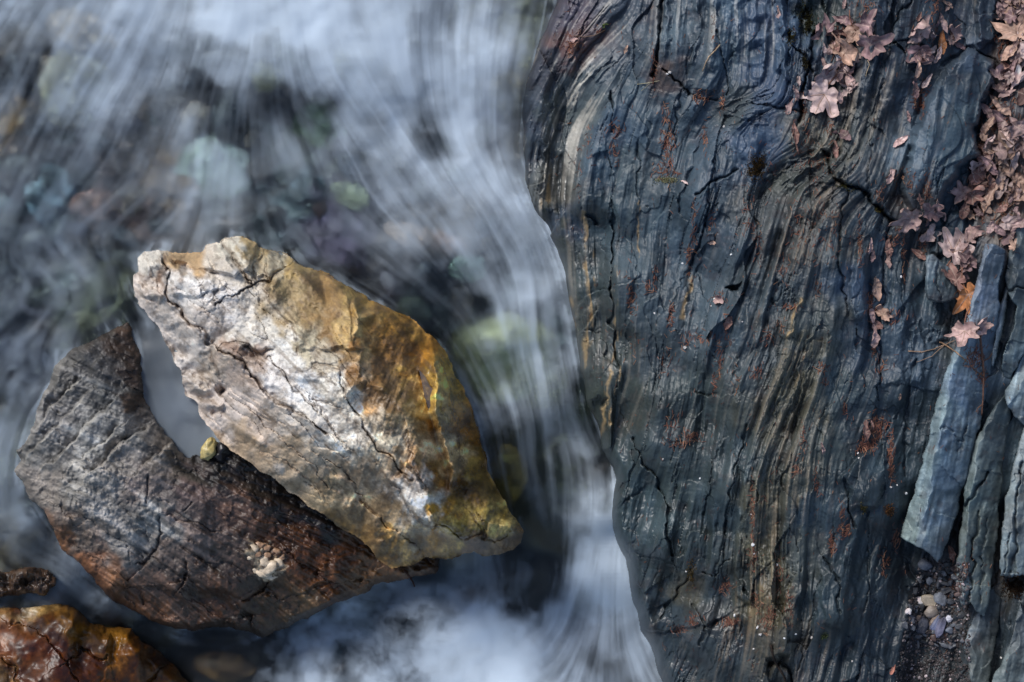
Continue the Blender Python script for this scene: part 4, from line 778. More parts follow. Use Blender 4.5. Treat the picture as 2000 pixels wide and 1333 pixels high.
# ------------------------------------------------------------------ loose slate slabs lying on it
_, _, (q1, q2, q3) = streaks(lambda X, Y: np.stack([-0.22 + 0.06 * fbm(X, Y, 90, 2, 3), 1 + 0 * X], 2), (1740, 380, 2140, 1480), 1.6, [(2, 20), (5, 60), (12, 140)], seed=8)
def qs(A, X, Y): return bil(A, 1740, 380, 1.6, X, Y)
def slab(label, poly, base, thick, ridge, cols, gx=0.0, gy=0.0, R=3.5, cracks=(), seed=1, name="slate_slab", groupname="loose slate slabs", under=60, wav=0.8):
    a = np.array(poly); cx, cy = a.mean(0)
    def top(X, Y):
        g = base + thick + gx * (X - cx) + gy * (Y - cy)
        for pl, off, l, r in ridge:                                            # a long arris: falls off to the left and to the right at different slopes
            d, sg = pdist(X + 3 * fbm(X, Y, 30, 2, 3), Y, pl)
            g = g + off - np.where(sg > 0, l, r) * d
        return g
    def sc(X, Y, Z, d):
        S = Sculpt(X, Y, Z, 2.5, seed)
        for (pl, w, dp, stp) in cracks: S.crack(pl, w, dp, stp, 40)
        return Z + 0.3 * qs(q1, X, Y) + 0.4 * qs(q2, X, Y) + wav * 0.6 * qs(q3, X, Y) + 1.6 * fbm(X, Y, 60, 2, seed) + 0.6 * fbm(X, Y, 9, 3, seed + 2)
    cf = colfield(cols, p=2.0, e=15)
    def col(X, Y, Z):
        b = qs(q2, X, Y); c = qs(q3, X, Y)
        C = cf(X + 8 * c, Y + 10 * fbm(X, Y, 40, 3, 5)) * np.exp(0.08 * qs(q1, X, Y) + 0.11 * b + 0.12 * c + 0.12 * fbm(X, Y, 22, 4, seed + 4))[..., None]
        k = (sst(1.1, 2.2, fbm(X, Y, 18, 4, seed + 7)) * 0.3)[..., None]; C = C * (1 - k) + k * lin((62, 52, 52))
        C = C * np.array((1.03, 1.0, 0.90))
        return np.concatenate([np.clip(C * 1.05, 0.005, 0.6), np.full(X.shape + (1,), 0.12)], 2)
    o, *_ = boulder(name, poly, top, lambda X, Y: base + 0.25 * thick + gx * (X - cx) + gy * (Y - cy), R, base - under, 1.5, sc, col, M_slate, jag=2.2, seed=seed, facets=((70, 4),), powr=3.0)
    return tag(o, label, "slab", groupname, "thing")
slab("long pale blue grey slate slab with a broken lower end above the gravel pocket",
    [(1923,474),(1945,478),(1963,488),(1960,530),(1952,565),(1955,600),(1947,650),(1941,700),(1930,745),(1924,790),(1914,840),(1896,885),(1884,940),(1870,1005),(1852,1058),(1832,1102),(1805,1078),(1780,1064),(1757,1050),(1775,985),(1795,930),(1810,870),(1815,840),(1825,790),(1850,720),(1868,670),(1890,610),(1905,560),(1914,520)],
    300, 55, [([(1935,480),(1905,600),(1868,700),(1840,830),(1815,960),(1800,1080)], 30, 1.0, 0.8)],
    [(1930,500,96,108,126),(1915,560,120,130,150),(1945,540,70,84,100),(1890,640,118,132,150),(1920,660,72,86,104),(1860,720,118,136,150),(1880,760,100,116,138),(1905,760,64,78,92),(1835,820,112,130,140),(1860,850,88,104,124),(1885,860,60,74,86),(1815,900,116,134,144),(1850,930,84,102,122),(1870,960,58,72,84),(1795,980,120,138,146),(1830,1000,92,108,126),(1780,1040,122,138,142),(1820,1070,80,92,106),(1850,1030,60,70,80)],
    gy=-.13, cracks=[([(1792,1015),(1800,990),(1796,1030)],2,6,0),([(1835,840),(1850,835),(1862,846)],2,7,6),([(1885,830),(1872,880)],2,6,3)], seed=2)
slab("grooved grey slate rib with a diagonal crack, right of the long pale slab",
    [(1972,735),(1962,770),(1940,790),(1915,840),(1895,870),(1886,900),(1884,940),(1880,985),(1880,1010),(1872,1060),(1868,1120),(1867,1160),(1878,1185),(1895,1178),(1905,1195),(1922,1205),(1930,1180),(1945,1100),(1950,1000),(1960,930),(1968,860),(1975,800)],
    240, 60, [([(1950,770),(1912,870),(1900,960),(1885,1080),(1880,1170)], 20, .9, .85),],
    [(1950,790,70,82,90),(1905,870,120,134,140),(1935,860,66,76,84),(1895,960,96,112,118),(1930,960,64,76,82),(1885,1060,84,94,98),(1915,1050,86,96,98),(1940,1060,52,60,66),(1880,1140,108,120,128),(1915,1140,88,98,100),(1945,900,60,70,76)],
    gy=-.06, cracks=[([(1928,920),(1915,945),(1895,975),(1880,1000)],3,18,8),([(1912,1000),(1905,1060),(1895,1150),(1892,1190)],3.4,16,0),([(1925,1010),(1918,1080),(1912,1180)],2,8,3)], seed=4)
slab("smooth pale grey slate knob cut by the right edge, beside the grooved rib",
    [(2040,660),(2000,690),(1980,725),(1963,765),(1966,790),(1982,815),(2005,835),(2060,850),(2080,700)], 270, 70, [([(2030,690),(1990,760)], 6, .4, .6)],
    [(1985,750,122,138,150),(2000,800,104,116,128),(2030,720,120,134,146)], seed=5)
slab("pale slate rib speckled with dark lichen, below the smooth pale knob",
    [(2045,800),(2000,835),(1985,880),(1972,930),(1962,985),(1955,1040),(1948,1100),(1950,1128),(1975,1130),(1998,1126),(2010,1150),(2060,1140),(2080,900)], 235, 62, [([(2005,850),(1980,960),(1968,1100)], 14, .8, .6)],
    [(1975,980,116,128,136),(1990,900,120,132,142),(1990,1040,98,106,114),(1965,1100,106,120,130),(2030,1000,110,120,130)], cracks=[([(1995,900),(1986,1000),(1980,1120)],3,14,4),([(1975,1040),(1966,1120)],2,9,3)], seed=6)
slab("pale pointed slate fin in the bottom right corner of the photo",
    [(1993,1165),(1986,1200),(1972,1250),(1960,1285),(1945,1310),(1930,1345),(1920,1400),(1960,1440),(2060,1440),(2060,1250),(2010,1240),(1999,1200)], 205, 70, [([(1995,1170),(1980,1270),(1955,1350)], 8, .8, .6)],
    [(1985,1230,92,100,108),(1960,1310,108,120,126),(1990,1300,88,98,104),(2020,1350,100,110,118)], seed=7)
slab("narrow dark slate rib along the right side of the gravel pocket",
    [(1905,1195),(1890,1230),(1884,1265),(1890,1300),(1900,1350),(1915,1400),(1940,1400),(1932,1330),(1940,1280),(1950,1220),(1955,1170),(1940,1140),(1925,1160)], 205, 42, [([(1925,1160),(1905,1230),(1905,1330)], 4, .5, .6)],
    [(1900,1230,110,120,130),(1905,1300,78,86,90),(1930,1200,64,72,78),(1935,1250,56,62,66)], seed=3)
slab("dark upright slate block at the right edge, above the long pale slab's top end",
    [(2060,400),(2000,435),(1978,455),(1968,500),(1960,540),(1968,575),(1985,600),(1978,640),(1960,690),(1955,740),(1975,745),(2000,690),(2060,660)], 300, 66, [([(2000,440),(1980,540),(1975,680)], 10, .7, .6)],
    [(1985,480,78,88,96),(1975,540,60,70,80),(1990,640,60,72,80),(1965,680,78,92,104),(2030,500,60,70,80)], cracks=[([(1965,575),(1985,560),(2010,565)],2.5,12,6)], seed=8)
slab("narrow sunlit slate splinter between the long pale slab and the dark upright block",
    [(1968,540),(1975,548),(1968,600),(1957,650),(1948,690),(1940,720),(1934,712),(1942,660),(1950,600)], 305, 40, [([(1970,545),(1950,640),(1938,715)], 6, .5, .8)],
    [(1955,600,120,132,146),(1945,680,110,124,138)], R=6, seed=9)
slab("small squarish slate block casting a shadow, under the five pointed maple leaf",
    [(1809,499),(1822,497),(1835,508),(1855,520),(1872,524),(1877,544),(1875,582),(1860,588),(1840,593),(1826,590),(1811,585),(1806,565),(1807,540)], 338, 42, [([(1812,500),(1815,585)], 0, .3, .35)],
    [(1815,520,110,122,134),(1830,550,66,82,94),(1855,550,50,62,72),(1845,580,60,66,74)], R=8, seed=1, cracks=[([(1835,510),(1832,550),(1838,590)],2,6,5)])

# ------------------------------------------------------------------ stones under the water, pebbles
import bmesh
def ico(sub):
    bm = bmesh.new(); bmesh.ops.create_icosphere(bm, subdivisions=sub, radius=1.0)
    V = np.array([v.co[:] for v in bm.verts]); F = np.array([[v.index for v in f.verts] for f in bm.faces]); bm.free(); return V, F
ICO = {2: ico(2), 3: ico(3), 4: ico(4)}
def stone(name, px, py, z, rx, ry, rzz, rot, rgb, seed, sub=3, rough=0.16, mat=None, wet=0.4, boxy=0.0, mott=0.25, under=False):
    V, F = ICO[sub]; V = V.copy(); r = np.random.default_rng(seed)
    if boxy: V = np.sign(V) * np.abs(V) ** (1 - 0.55 * boxy)
    off = r.uniform(0, 50, 3); n = vn(V[:, 0] * 1.3 + off[0] + V[:, 2], V[:, 1] * 1.3 + off[1], seed) + 0.5 * vn(V[:, 0] * 3 + off[2], V[:, 1] * 3 + V[:, 2] * 2, seed + 1) + 0.22 * vn(V[:, 0] * 7 + off[2], V[:, 1] * 7 + V[:, 2] * 5, seed + 2)
    V *= (1 + rough * n)[:, None]
    V *= np.array([rx, ry, rzz]) / 1000
    c, s = math.cos(math.radians(-rot)), math.sin(math.radians(-rot))
    V = np.stack([V[:, 0] * c - V[:, 1] * s, V[:, 0] * s + V[:, 1] * c, V[:, 2]], 1)
    if under:
        wv = bil(WATER[3], WATER[0], WATER[1], WATER[2], (px + V[:, 0] * 1000).astype(f32), (py - V[:, 1] * 1000).astype(f32))
        V[:, 2] = V[:, 2] + 0.85 * (wv - zwater(px, py))                       # lies along the fall of the bed
        V[:, 2] = np.minimum(V[:, 2], wv - z - 0.008)
    T = lin(rgb)[None] * np.exp(mott * (vn(V[:, 0] * 60 + off[0], V[:, 1] * 60, seed + 3) + 0.6 * vn(V[:, 0] * 160 + off[0], V[:, 1] * 160 + V[:, 2] * 90, seed + 4)))[:, None]
    T = np.concatenate([np.clip(T, 0.005, 0.75), np.full((len(V), 1), wet)], 1)
    return link(name, raw_mesh(name, V, [F], T, smooth=boxy < .3), mat or M_cobble, None, P(px, py, z))

UNDER = [ # x, y, rx, ry, rot, colour, label, depth of the stone's top under the surface in mm
    (425,330,72,62,20,(176,196,176),"largest pale green stone under the water above the cream boulder's top end",14),
    (150,185,75,66,-10,(176,166,132),"big pale beige stone under the water near the left edge, below a tan one",16),
    (165,60,66,36,15,(158,130,96),"tan stone under the fast water in the top left corner",18),
    (22,235,34,44,70,(168,130,86),"sandy orange stone under the water at the left edge",12),
    (685,384,40,26,20,(168,176,128),"small bright yellow green stone under the water beside the red brown one",8),
    (612,398,22,34,-20,(58,26,14),"dark red brown stone under the water between purple and yellow green ones",10),
    (655,445,92,62,35,(98,84,104),"broad purple grey stone under the water above the cream boulder",14),
    (972,702,112,88,-8,(232,230,170),"large pale yellow stone under the narrow chute, touching the cream boulder's right side",2),
    (1060,735,62,70,10,(140,142,92),"olive yellow stone under the chute, right of the large pale yellow one",40),
    (992,925,38,66,5,(168,136,60),"golden brown stone under the chute beside the cream boulder's lower right side",24),
    (1110,930,50,80,0,(66,66,34),"dim olive stone deep under the chute beside the slate wall",40),
    (620,245,52,40,30,(120,140,100),"mossy green stone under the water, above the largest pale green stone's right",14),
    (690,118,42,36,0,(112,104,64),"olive brown stone under the white water at top centre",20),
    (525,150,34,28,20,(148,142,104),"faint buff stone under white water, left of the olive brown one",18),
    (540,205,54,34,15,(72,66,66),"charcoal stone under the water below the faint buff one",20),
    (100,375,48,52,10,(104,124,132),"blue grey stone under the water near the left edge",12),
    (330,358,56,22,10,(126,92,52),"flat ochre stone under the water left of the largest pale green one",12),
    (185,400,40,28,15,(176,128,108),"pinkish stone under the water right of the blue grey one",12),
    (250,395,44,30,-10,(110,92,72),"brown stone under the water right of the pinkish one",14),
    (800,460,52,24,20,(140,110,84),"light brown stone under the water, right of the broad purple grey one",12),
    (870,475,40,22,15,(136,98,74),"reddish brown stone under the streaked water beside the slate wall",14),
    (915,525,38,30,0,(128,158,138),"small sea green stone under the water between the cream boulder and the slate wall",16),
    (1000,195,46,60,-20,(140,122,90),"buff stone under the water against the slate wall near the top",18),
    (975,195,34,50,10,(78,72,92),"mauve grey stone under the water next to the buff one by the slate wall",22),
    (180,605,44,40,0,(110,108,76),"khaki stone under swirling water, left of the cream boulder's top end",12),
    (575,340,40,30,10,(90,100,100),"slate grey stone under the water, right of the largest pale green one",16),
    (600,365,34,22,0,(92,112,120),"teal grey stone under the water above the dark red brown one",14),
    (760,300,60,44,25,(108,100,88),"grey brown stone under the white streaks at centre",18),
    (45,1045,46,24,20,(110,90,58),"brown stone under the side stream above the low dark wet stone",10),
    (60,1000,30,24,0,(96,98,96),"grey stone under the side stream beside the schist boulder",10),
    (215,1240,36,16,30,(150,118,62),"tan stone under the side stream between schist and orange brown boulders",8),
    (440,1300,60,30,10,(112,78,40),"amber stone under the pool beside the orange brown boulder",14),
]
for k, (x, y, rx, ry, rot, rgb, lab, dep) in enumerate(UNDER):
    hz = (0.8 if k == 7 else 0.55) * min(rx, ry)
    z = zwater(x, y) - (dep + 20) / 1000 - hz / 1000
    rgb = tuple(0.85 * np.array(rgb) + 0.15 * 92)
    o = stone("submerged_stone", x, y, z, rx, ry, hz, rot, rgb, 100 + k, 4, 0.08 if k == 7 else 0.10, wet=0.3, under=True, mott=0.2 if k == 7 else 0.5)
    tag(o, lab, "stone", "stones under the stream water")
r = np.random.default_rng(21)
taken = [(u[0], u[1], u[2]) for u in UNDER]; n = 0
for _ in range(900):
    x, y = r.uniform(10, 1010), r.uniform(8, 640)
    if x > 1000 - 0.05 * y or (y > 470 and 250 < x < 720) or (y > 560 and x < 420 and x > 100) or n >= 70: continue
    rad = r.uniform(14, 36)
    if any((x - a) ** 2 + (y - b) ** 2 < (rad + c * 0.9) ** 2 for a, b, c in taken): continue
    taken.append((x, y, rad)); n += 1
    base = np.array([(58,62,64),(74,76,74),(50,56,62),(84,76,66),(66,64,72),(62,70,62)][r.integers(6)]) * r.uniform(0.8, 1.25)
    hz = rad * 0.5
    o = stone("submerged_stone", x, y, zwater(x, y) - r.uniform(0.022, 0.045) - hz / 1000, rad * r.uniform(1, 1.5), rad * r.uniform(0.7, 1), hz, r.uniform(0, 180), tuple(np.clip(base, 10, 200)), 300 + n, 3, 0.15, wet=0.3, under=True)
    tag(o, "dim grey or brown cobble blurred under the rushing stream water", "stone", "dim cobbles under the stream water")
# little stones caught between the boulders
o = stone("wedged_stone", 409, 876, 0.135, 15, 20, 14, 20, (186,168,112), 41, 4, 0.16, mat=M_pebble, wet=0.5); tag(o, "small yellowish stone wedged between the cream and schist boulders", "stone")
o = stone("wedged_stone", 427, 884, 0.122, 15, 18, 14, 60, (34,32,34), 43, 4, 0.2, mat=M_ochre, wet=1.0); tag(o, "small glossy black stone wedged beside the small yellowish one", "stone")

def zrock(px, py): return zsurf(px, py, 0.3)
PEB = [(1795,1173,11,8,20,(226,208,206),"bright white rounded pebble in the gravel pocket",0),(1818,1174,17,11,4,(176,164,146),"tan rectangular pebble in the gravel pocket",1),(1837,1170,14,10,30,(112,116,124),"grey pebble touching the tan rectangular one",.3),
    (1820,1195,14,11,0,(128,118,110),"oval taupe pebble below the tan rectangular one",0),(1774,1195,6,6,0,(206,194,192),"small white pebble at the left side of the gravel pocket",.3),(1853,1209,7,7,40,(186,186,196),"small whitish pebble at the right side of the gravel pocket",.3),
    (1832,1202,8,5,30,(136,138,148),"pale grey chip below the oval taupe pebble",.3),(1806,1103,13,10,20,(92,98,110),"blue grey pebble tucked under the long slab's broken end",0),(1816,1133,8,9,0,(104,110,120),"round blue grey pebble in the upper gravel pocket",0),
    (1792,1208,8,5,-40,(104,88,80),"brown pebble left of the oval taupe one",0),(1780,1210,6,9,-20,(84,86,94),"upright dark grey chip at the left of the gravel pocket",.5),(1830,1218,8,17,25,(92,98,122),"long blue grey chip standing in the lower gravel pocket",.6),(1838,1225,7,20,20,(104,104,124),"long pale blue splinter in the lower gravel pocket",.6),
    (1800,1222,12,16,20,(58,60,70),"large dark slate chip in the lower gravel pocket",.5),(1855,1231,8,7,0,(92,98,110),"round grey pebble at the right of the lower gravel pocket",0),(1826,1212,7,14,30,(112,96,84),"brown elongated chip beside the long blue grey one",.5)]
for k, (x, y, rx, ry, rot, rgb, lab, bx) in enumerate(PEB):
    tag(stone("pebble", x, y, zrock(x, y) + min(rx, ry) * 0.35 / 1000, rx, ry, min(rx, ry) * 0.7, rot, rgb, 500 + k, 3, 0.12, M_pebble, 0.25, bx), lab, "pebble", "pebbles in the gravel pocket")
taken = [(p[0], p[1], p[2]) for p in PEB]; n = 0
for _ in range(3000):
    x, y = r.uniform(1765, 1882), r.uniform(1100, 1262)
    if x < 1796 - (y - 1100) * 0.28 or n >= 95: continue
    rad = r.uniform(2.8, 7.5)
    if any((x - a) ** 2 + (y - b) ** 2 < (rad + c * 0.75) ** 2 for a, b, c in taken): continue
    taken.append((x, y, rad)); n += 1
    g = r.uniform(40, 92); c = (g, g * 1.03, g * 1.1) if r.random() < .75 else (g * 1.1, g * .9, g * .85)
    tag(stone("pebble", x, y, zrock(x, y) + rad * 0.3 / 1000, rad * r.uniform(1, 1.7), rad * r.uniform(.55, 1), rad * .6, r.uniform(0, 180), c, 600 + n, 2, 0.24, M_pebble, 0.3, r.choice([0, .3, .6])),
        "small dull grey or brown pebble among many in the gravel pocket", "pebble", "small pebbles in the gravel pocket")
# grit: a coat of chips nobody could count
def scatter_mesh(name, items, mat):
    """items: (V, F, rgb) local pieces already in world metres -> one mesh"""
    Vs, Fs, Ts, n = [], {3: [], 4: []}, [], 0
    for V, F, c in items:
        Vs.append(V); Fs[F.shape[1]].append(F + n); Ts.append(np.repeat(lin(c)[None], len(V), 0) if np.ndim(c) == 1 else c); n += len(V)
    return link(name, raw_mesh(name, np.concatenate(Vs), [np.concatenate(f) for f in Fs.values() if f], np.concatenate(Ts), smooth=False), mat)
bmx = bmesh.new(); bmesh.ops.create_icosphere(bmx, subdivisions=1, radius=1.0)
V1 = np.array([v.co[:] for v in bmx.verts]); F1 = np.array([[v.index for v in f.verts] for f in bmx.faces]); bmx.free()
items = []
for _ in range(3200):
    x, y = r.uniform(1745, 1895), r.uniform(1098, 1400)
    if x < 1796 - (y - 1100) * 0.22: continue
    rad = r.choice([1.2, 1.8, 2.6, 3.6], p=[.4, .35, .18, .07]) / 1000
    M3 = r.normal(0, 1, (3, 3)); q_, _ = np.linalg.qr(M3)
    g = r.uniform(36, 100) if r.random() < .95 else r.uniform(150, 200)
    items.append((((V1 * r.uniform(.6, 1.3, 3)) @ q_.T) * rad + np.array(P(x, y, zrock(x, y) + rad * .3)), F1, (g * 1.05, g * .97, g * .98)))
tag(scatter_mesh("gravel", items, M_needle), kind="stuff")
# white quartz crumbs lying on the slate
for k, (x, y, s) in enumerate([(1428,498,2.2),(1333,515,2),(1278,612,2),(1395,584,2.2),(1389,598,1.6),(1450,629,1.6),(1338,679,3),(1760,541,2.6),(1676,885,2.2),(1678,895,1.8),(1740,952,2.2),(1752,948,1.6),(1770,964,2.6),(1470,1064,3.5),(1473,1082,1.8),(1468,1005,2),(1518,1104,2.5),(1435,1202,2.5),(1480,1226,3),(1485,1240,2.5),(1532,1247,2),(1585,1246,3),(1570,1258,2),(1472,1268,2),(1554,1239,2),(1518,1103,2),(1340,1116,2.2),(1665,1292,1.8),(1414,248,2.2),(1308,142,3),(1303,145,2.4),(1955,1285,2),(1367,935,1.8),(1295,897,1.8)]):
    tag(stone("quartz_crumb", x, y, zrock(x, y) + s * .5 / 1000, s, s * .8, s * .8, 37 * k, (226,220,216), 800 + k, 2, .2, M_pebble, .2, .4), "tiny white quartz crumb lying on the dark slate", "stone", "white crumbs on the slate")

# ------------------------------------------------------------------ dead leaves
def surf_frame(px, py, rad):
    a = [zrock(px + dx * rad, py + dy * rad) for dx, dy in ((1, 0), (-1, 0), (0, 1), (0, -1))]
    gx = (a[0] - a[1]) / (2 * rad / 1000); gy = -(a[2] - a[3]) / (2 * rad / 1000)
    lim = 0.7; gx = max(-lim, min(lim, gx)); gy = max(-lim, min(lim, gy))
    nrm = Vector((-gx, -gy, 1)).normalized()
    return nrm, max(zrock(px, py), sum(a) / 4)
LOBES = [(90, 1.0, 27), (143, .9, 26), (37, .9, 26), (194, .62, 22), (-14, .62, 22)]
def leaf_mesh(seed, R, curl, axis, fold, kind, rgb):
    r = np.random.default_rng(seed); nr, na = 9, 96
    th = np.linspace(-90, 270, na, endpoint=False); 
    if kind == "maple":
        Rt = np.full(na, .46)
        for a, l, w in LOBES:
            l = l * r.uniform(.85, 1.1); d = np.abs((th - a + 180) % 360 - 180); Rt = np.maximum(Rt, l * np.clip(1 - (d / (w * 1.7)) ** 1.25, 0, 1))
        Rt *= 1 + .10 * np.abs(((th * 11 / 180) % 2) - 1) * (Rt > .4)
        Rt *= 1 - .55 * np.exp(-(((th - 270 + 180) % 360 - 180) / 14) ** 2)
    else:
        d = np.abs((th - 90 + 180) % 360 - 180); Rt = np.where(d < 90, .42 + .58 * np.clip(1 - d / 46, 0, 1) ** 1.3, .42 + .3 * np.clip(1 - np.abs(180 - d) / 50, 0, 1)) * (1 + .12 * r.standard_normal(na).cumsum() / na ** .5)
        Rt = np.clip(Rt, .2, 1.1)
    rr = np.linspace(0, 1, nr + 1)[1:]
    x = np.concatenate([[0], np.outer(rr, Rt * np.cos(np.radians(th))).ravel()]); y = np.concatenate([[0], np.outer(rr, Rt * np.sin(np.radians(th))).ravel()])
    rad = np.hypot(x, y); A = np.degrees(np.arctan2(y, x)); vein = np.full(x.shape, 9.0)
    for a, l, w in LOBES: vein = np.minimum(vein, np.abs(rad * np.sin(np.radians(A - a))) + 9 * (np.cos(np.radians(A - a)) < 0))
    z = .16 * np.clip(vein, 0, .25) * 1.6 + .16 * vn(x * 2.2 + seed, y * 2.2, seed) * rad + .035 * vn(x * 6 + seed, y * 6, seed + 3)
    z += fold * np.abs(x)
    z += r.uniform(.0, .3) * rad ** 2.5 * np.sin(np.radians(3 * A + r.uniform(0, 360)))
    ca, sa = math.cos(axis), math.sin(axis); s = x * ca + y * sa; t = -x * sa + y * ca
    k = curl * (1 + .35 * t) + 1e-4
    s2 = np.sin(k * s) / k - z * np.sin(k * s); z2 = (1 - np.cos(k * s)) / k + z * np.cos(k * s)
    x, y = s2 * ca - t * sa, s2 * sa + t * ca
    V = np.stack([x, y, z2], 1) * R / 1000
    F4, F3 = [], []
    for j in range(na): F3.append((0, 1 + j, 1 + (j + 1) % na))
    for i in range(nr - 1):
        for j in range(na):
            a, b = 1 + i * na + j, 1 + i * na + (j + 1) % na; F4.append((a, a + na, b + na, b))
    base = lin(rgb)
    T = base[None] * np.exp(.22 * vn(V[:, 0] * 70 + seed, V[:, 1] * 70, seed + 5) + .12 * vn(V[:, 0] * 260, V[:, 1] * 260, seed + 6))[:, None]
    vv = (np.exp(-(vein / .022) ** 2) * .35)[:, None]; T = T * (1 - vv) + vv * lin((196, 178, 160))
    edge = (np.concatenate([[0], np.repeat(rr, na)]) ** 6 * .25)[:, None]; T = T * (1 - edge) + edge * lin((104, 74, 60))
    return V, [np.array(F3), np.array(F4)], np.clip(T, .01, .7)
def tube(pts, r0, r1, seg=6):
    pts = np.array(pts, float); n = len(pts); V = []
    for i in range(n):
        d = pts[min(i + 1, n - 1)] - pts[max(i - 1, 0)]; d /= np.linalg.norm(d) + 1e-9
        u = np.cross(d, (0, 0, 1.0)); u = u / (np.linalg.norm(u) + 1e-9) if np.linalg.norm(u) > 1e-4 else np.array((1.0, 0, 0)); w = np.cross(u, d); rr_ = r0 + (r1 - r0) * i / (n - 1)
        for k in range(seg): a = 2 * math.pi * k / seg; V.append(pts[i] + rr_ * (math.cos(a) * u + math.sin(a) * w))
    F = [(i * seg + k, i * seg + (k + 1) % seg, (i + 1) * seg + (k + 1) % seg, (i + 1) * seg + k) for i in range(n - 1) for k in range(seg)]
    V += [pts[0], pts[-1]]; c = len(V)
    F3 = [(c - 2, (k + 1) % seg, k) for k in range(seg)] + [(c - 1, (n - 1) * seg + k, (n - 1) * seg + (k + 1) % seg) for k in range(seg)]
    return np.array(V), [np.array(F), np.array(F3)]
def leaf(px, py, R, rot, curl, rgb, label, seed, kind="maple", axis=None, fold=.1, lift=0.0, stalk=False, tiltx=0, tilty=0, group="dead leaves on the slate"):
    rr_ = np.random.default_rng(seed)
    ax = rr_.uniform(0, math.pi) if axis is None else math.radians(axis)
    V, F, T = leaf_mesh(seed, R, curl, ax, fold, kind, rgb)
    nrm, z = surf_frame(px, py, R * .6)
    from mathutils import Matrix
    q = Vector((0, 0, 1)).rotation_difference(nrm).to_matrix() @ Matrix.Rotation(math.radians(tiltx), 3, 'X') @ Matrix.Rotation(math.radians(tilty), 3, 'Y') @ Matrix.Rotation(math.radians(rot), 3, 'Z')
    Q = np.array(q); W = V @ Q.T; lo = np.percentile(W[:, 2], 12)
    o = link("maple_leaf" if kind == "maple" else "dead_leaf", raw_mesh("leaf_blade", W, F, T), M_leaf, None, P(px, py, z - lo + .001 + lift / 1000))
    tag(o, label, "leaf", group)
    if stalk:
        p = [np.array((0, -.02, .01)), np.array((.06, -.35, .05)), np.array((.02, -.7, .10)), np.array((-.1, -1.0, .08))]
        TV, TF = tube(np.array(p) * R / 1000 @ Q.T, R * .022 / 1000, R * .03 / 1000)
        link("leaf_stalk", raw_mesh("leaf_stalk", TV, TF, np.repeat(lin((120, 84, 70))[None], len(TV), 0)), M_twig, o)
        for nm, ix in (("midrib", 48), ("side_vein", 62), ("side_vein", 34)):
            p = np.array([W[0]] + [W[1 + i * 96 + ix] for i in range(9 if ix == 48 else 7)]) + np.array((0, 0, .0004))
            TV, TF = tube(p, R * .016 / 1000, R * .007 / 1000, 5)
            link(nm, raw_mesh(nm, TV, TF, np.repeat(lin((168, 140, 126))[None], len(TV), 0)), M_twig, o)
    return o
PINK, PALE_L, DUSK, TAN, ORNG, BRN = (174,150,143), (200,181,173), (134,112,112), (184,156,136), (178,122,76), (134,104,94)
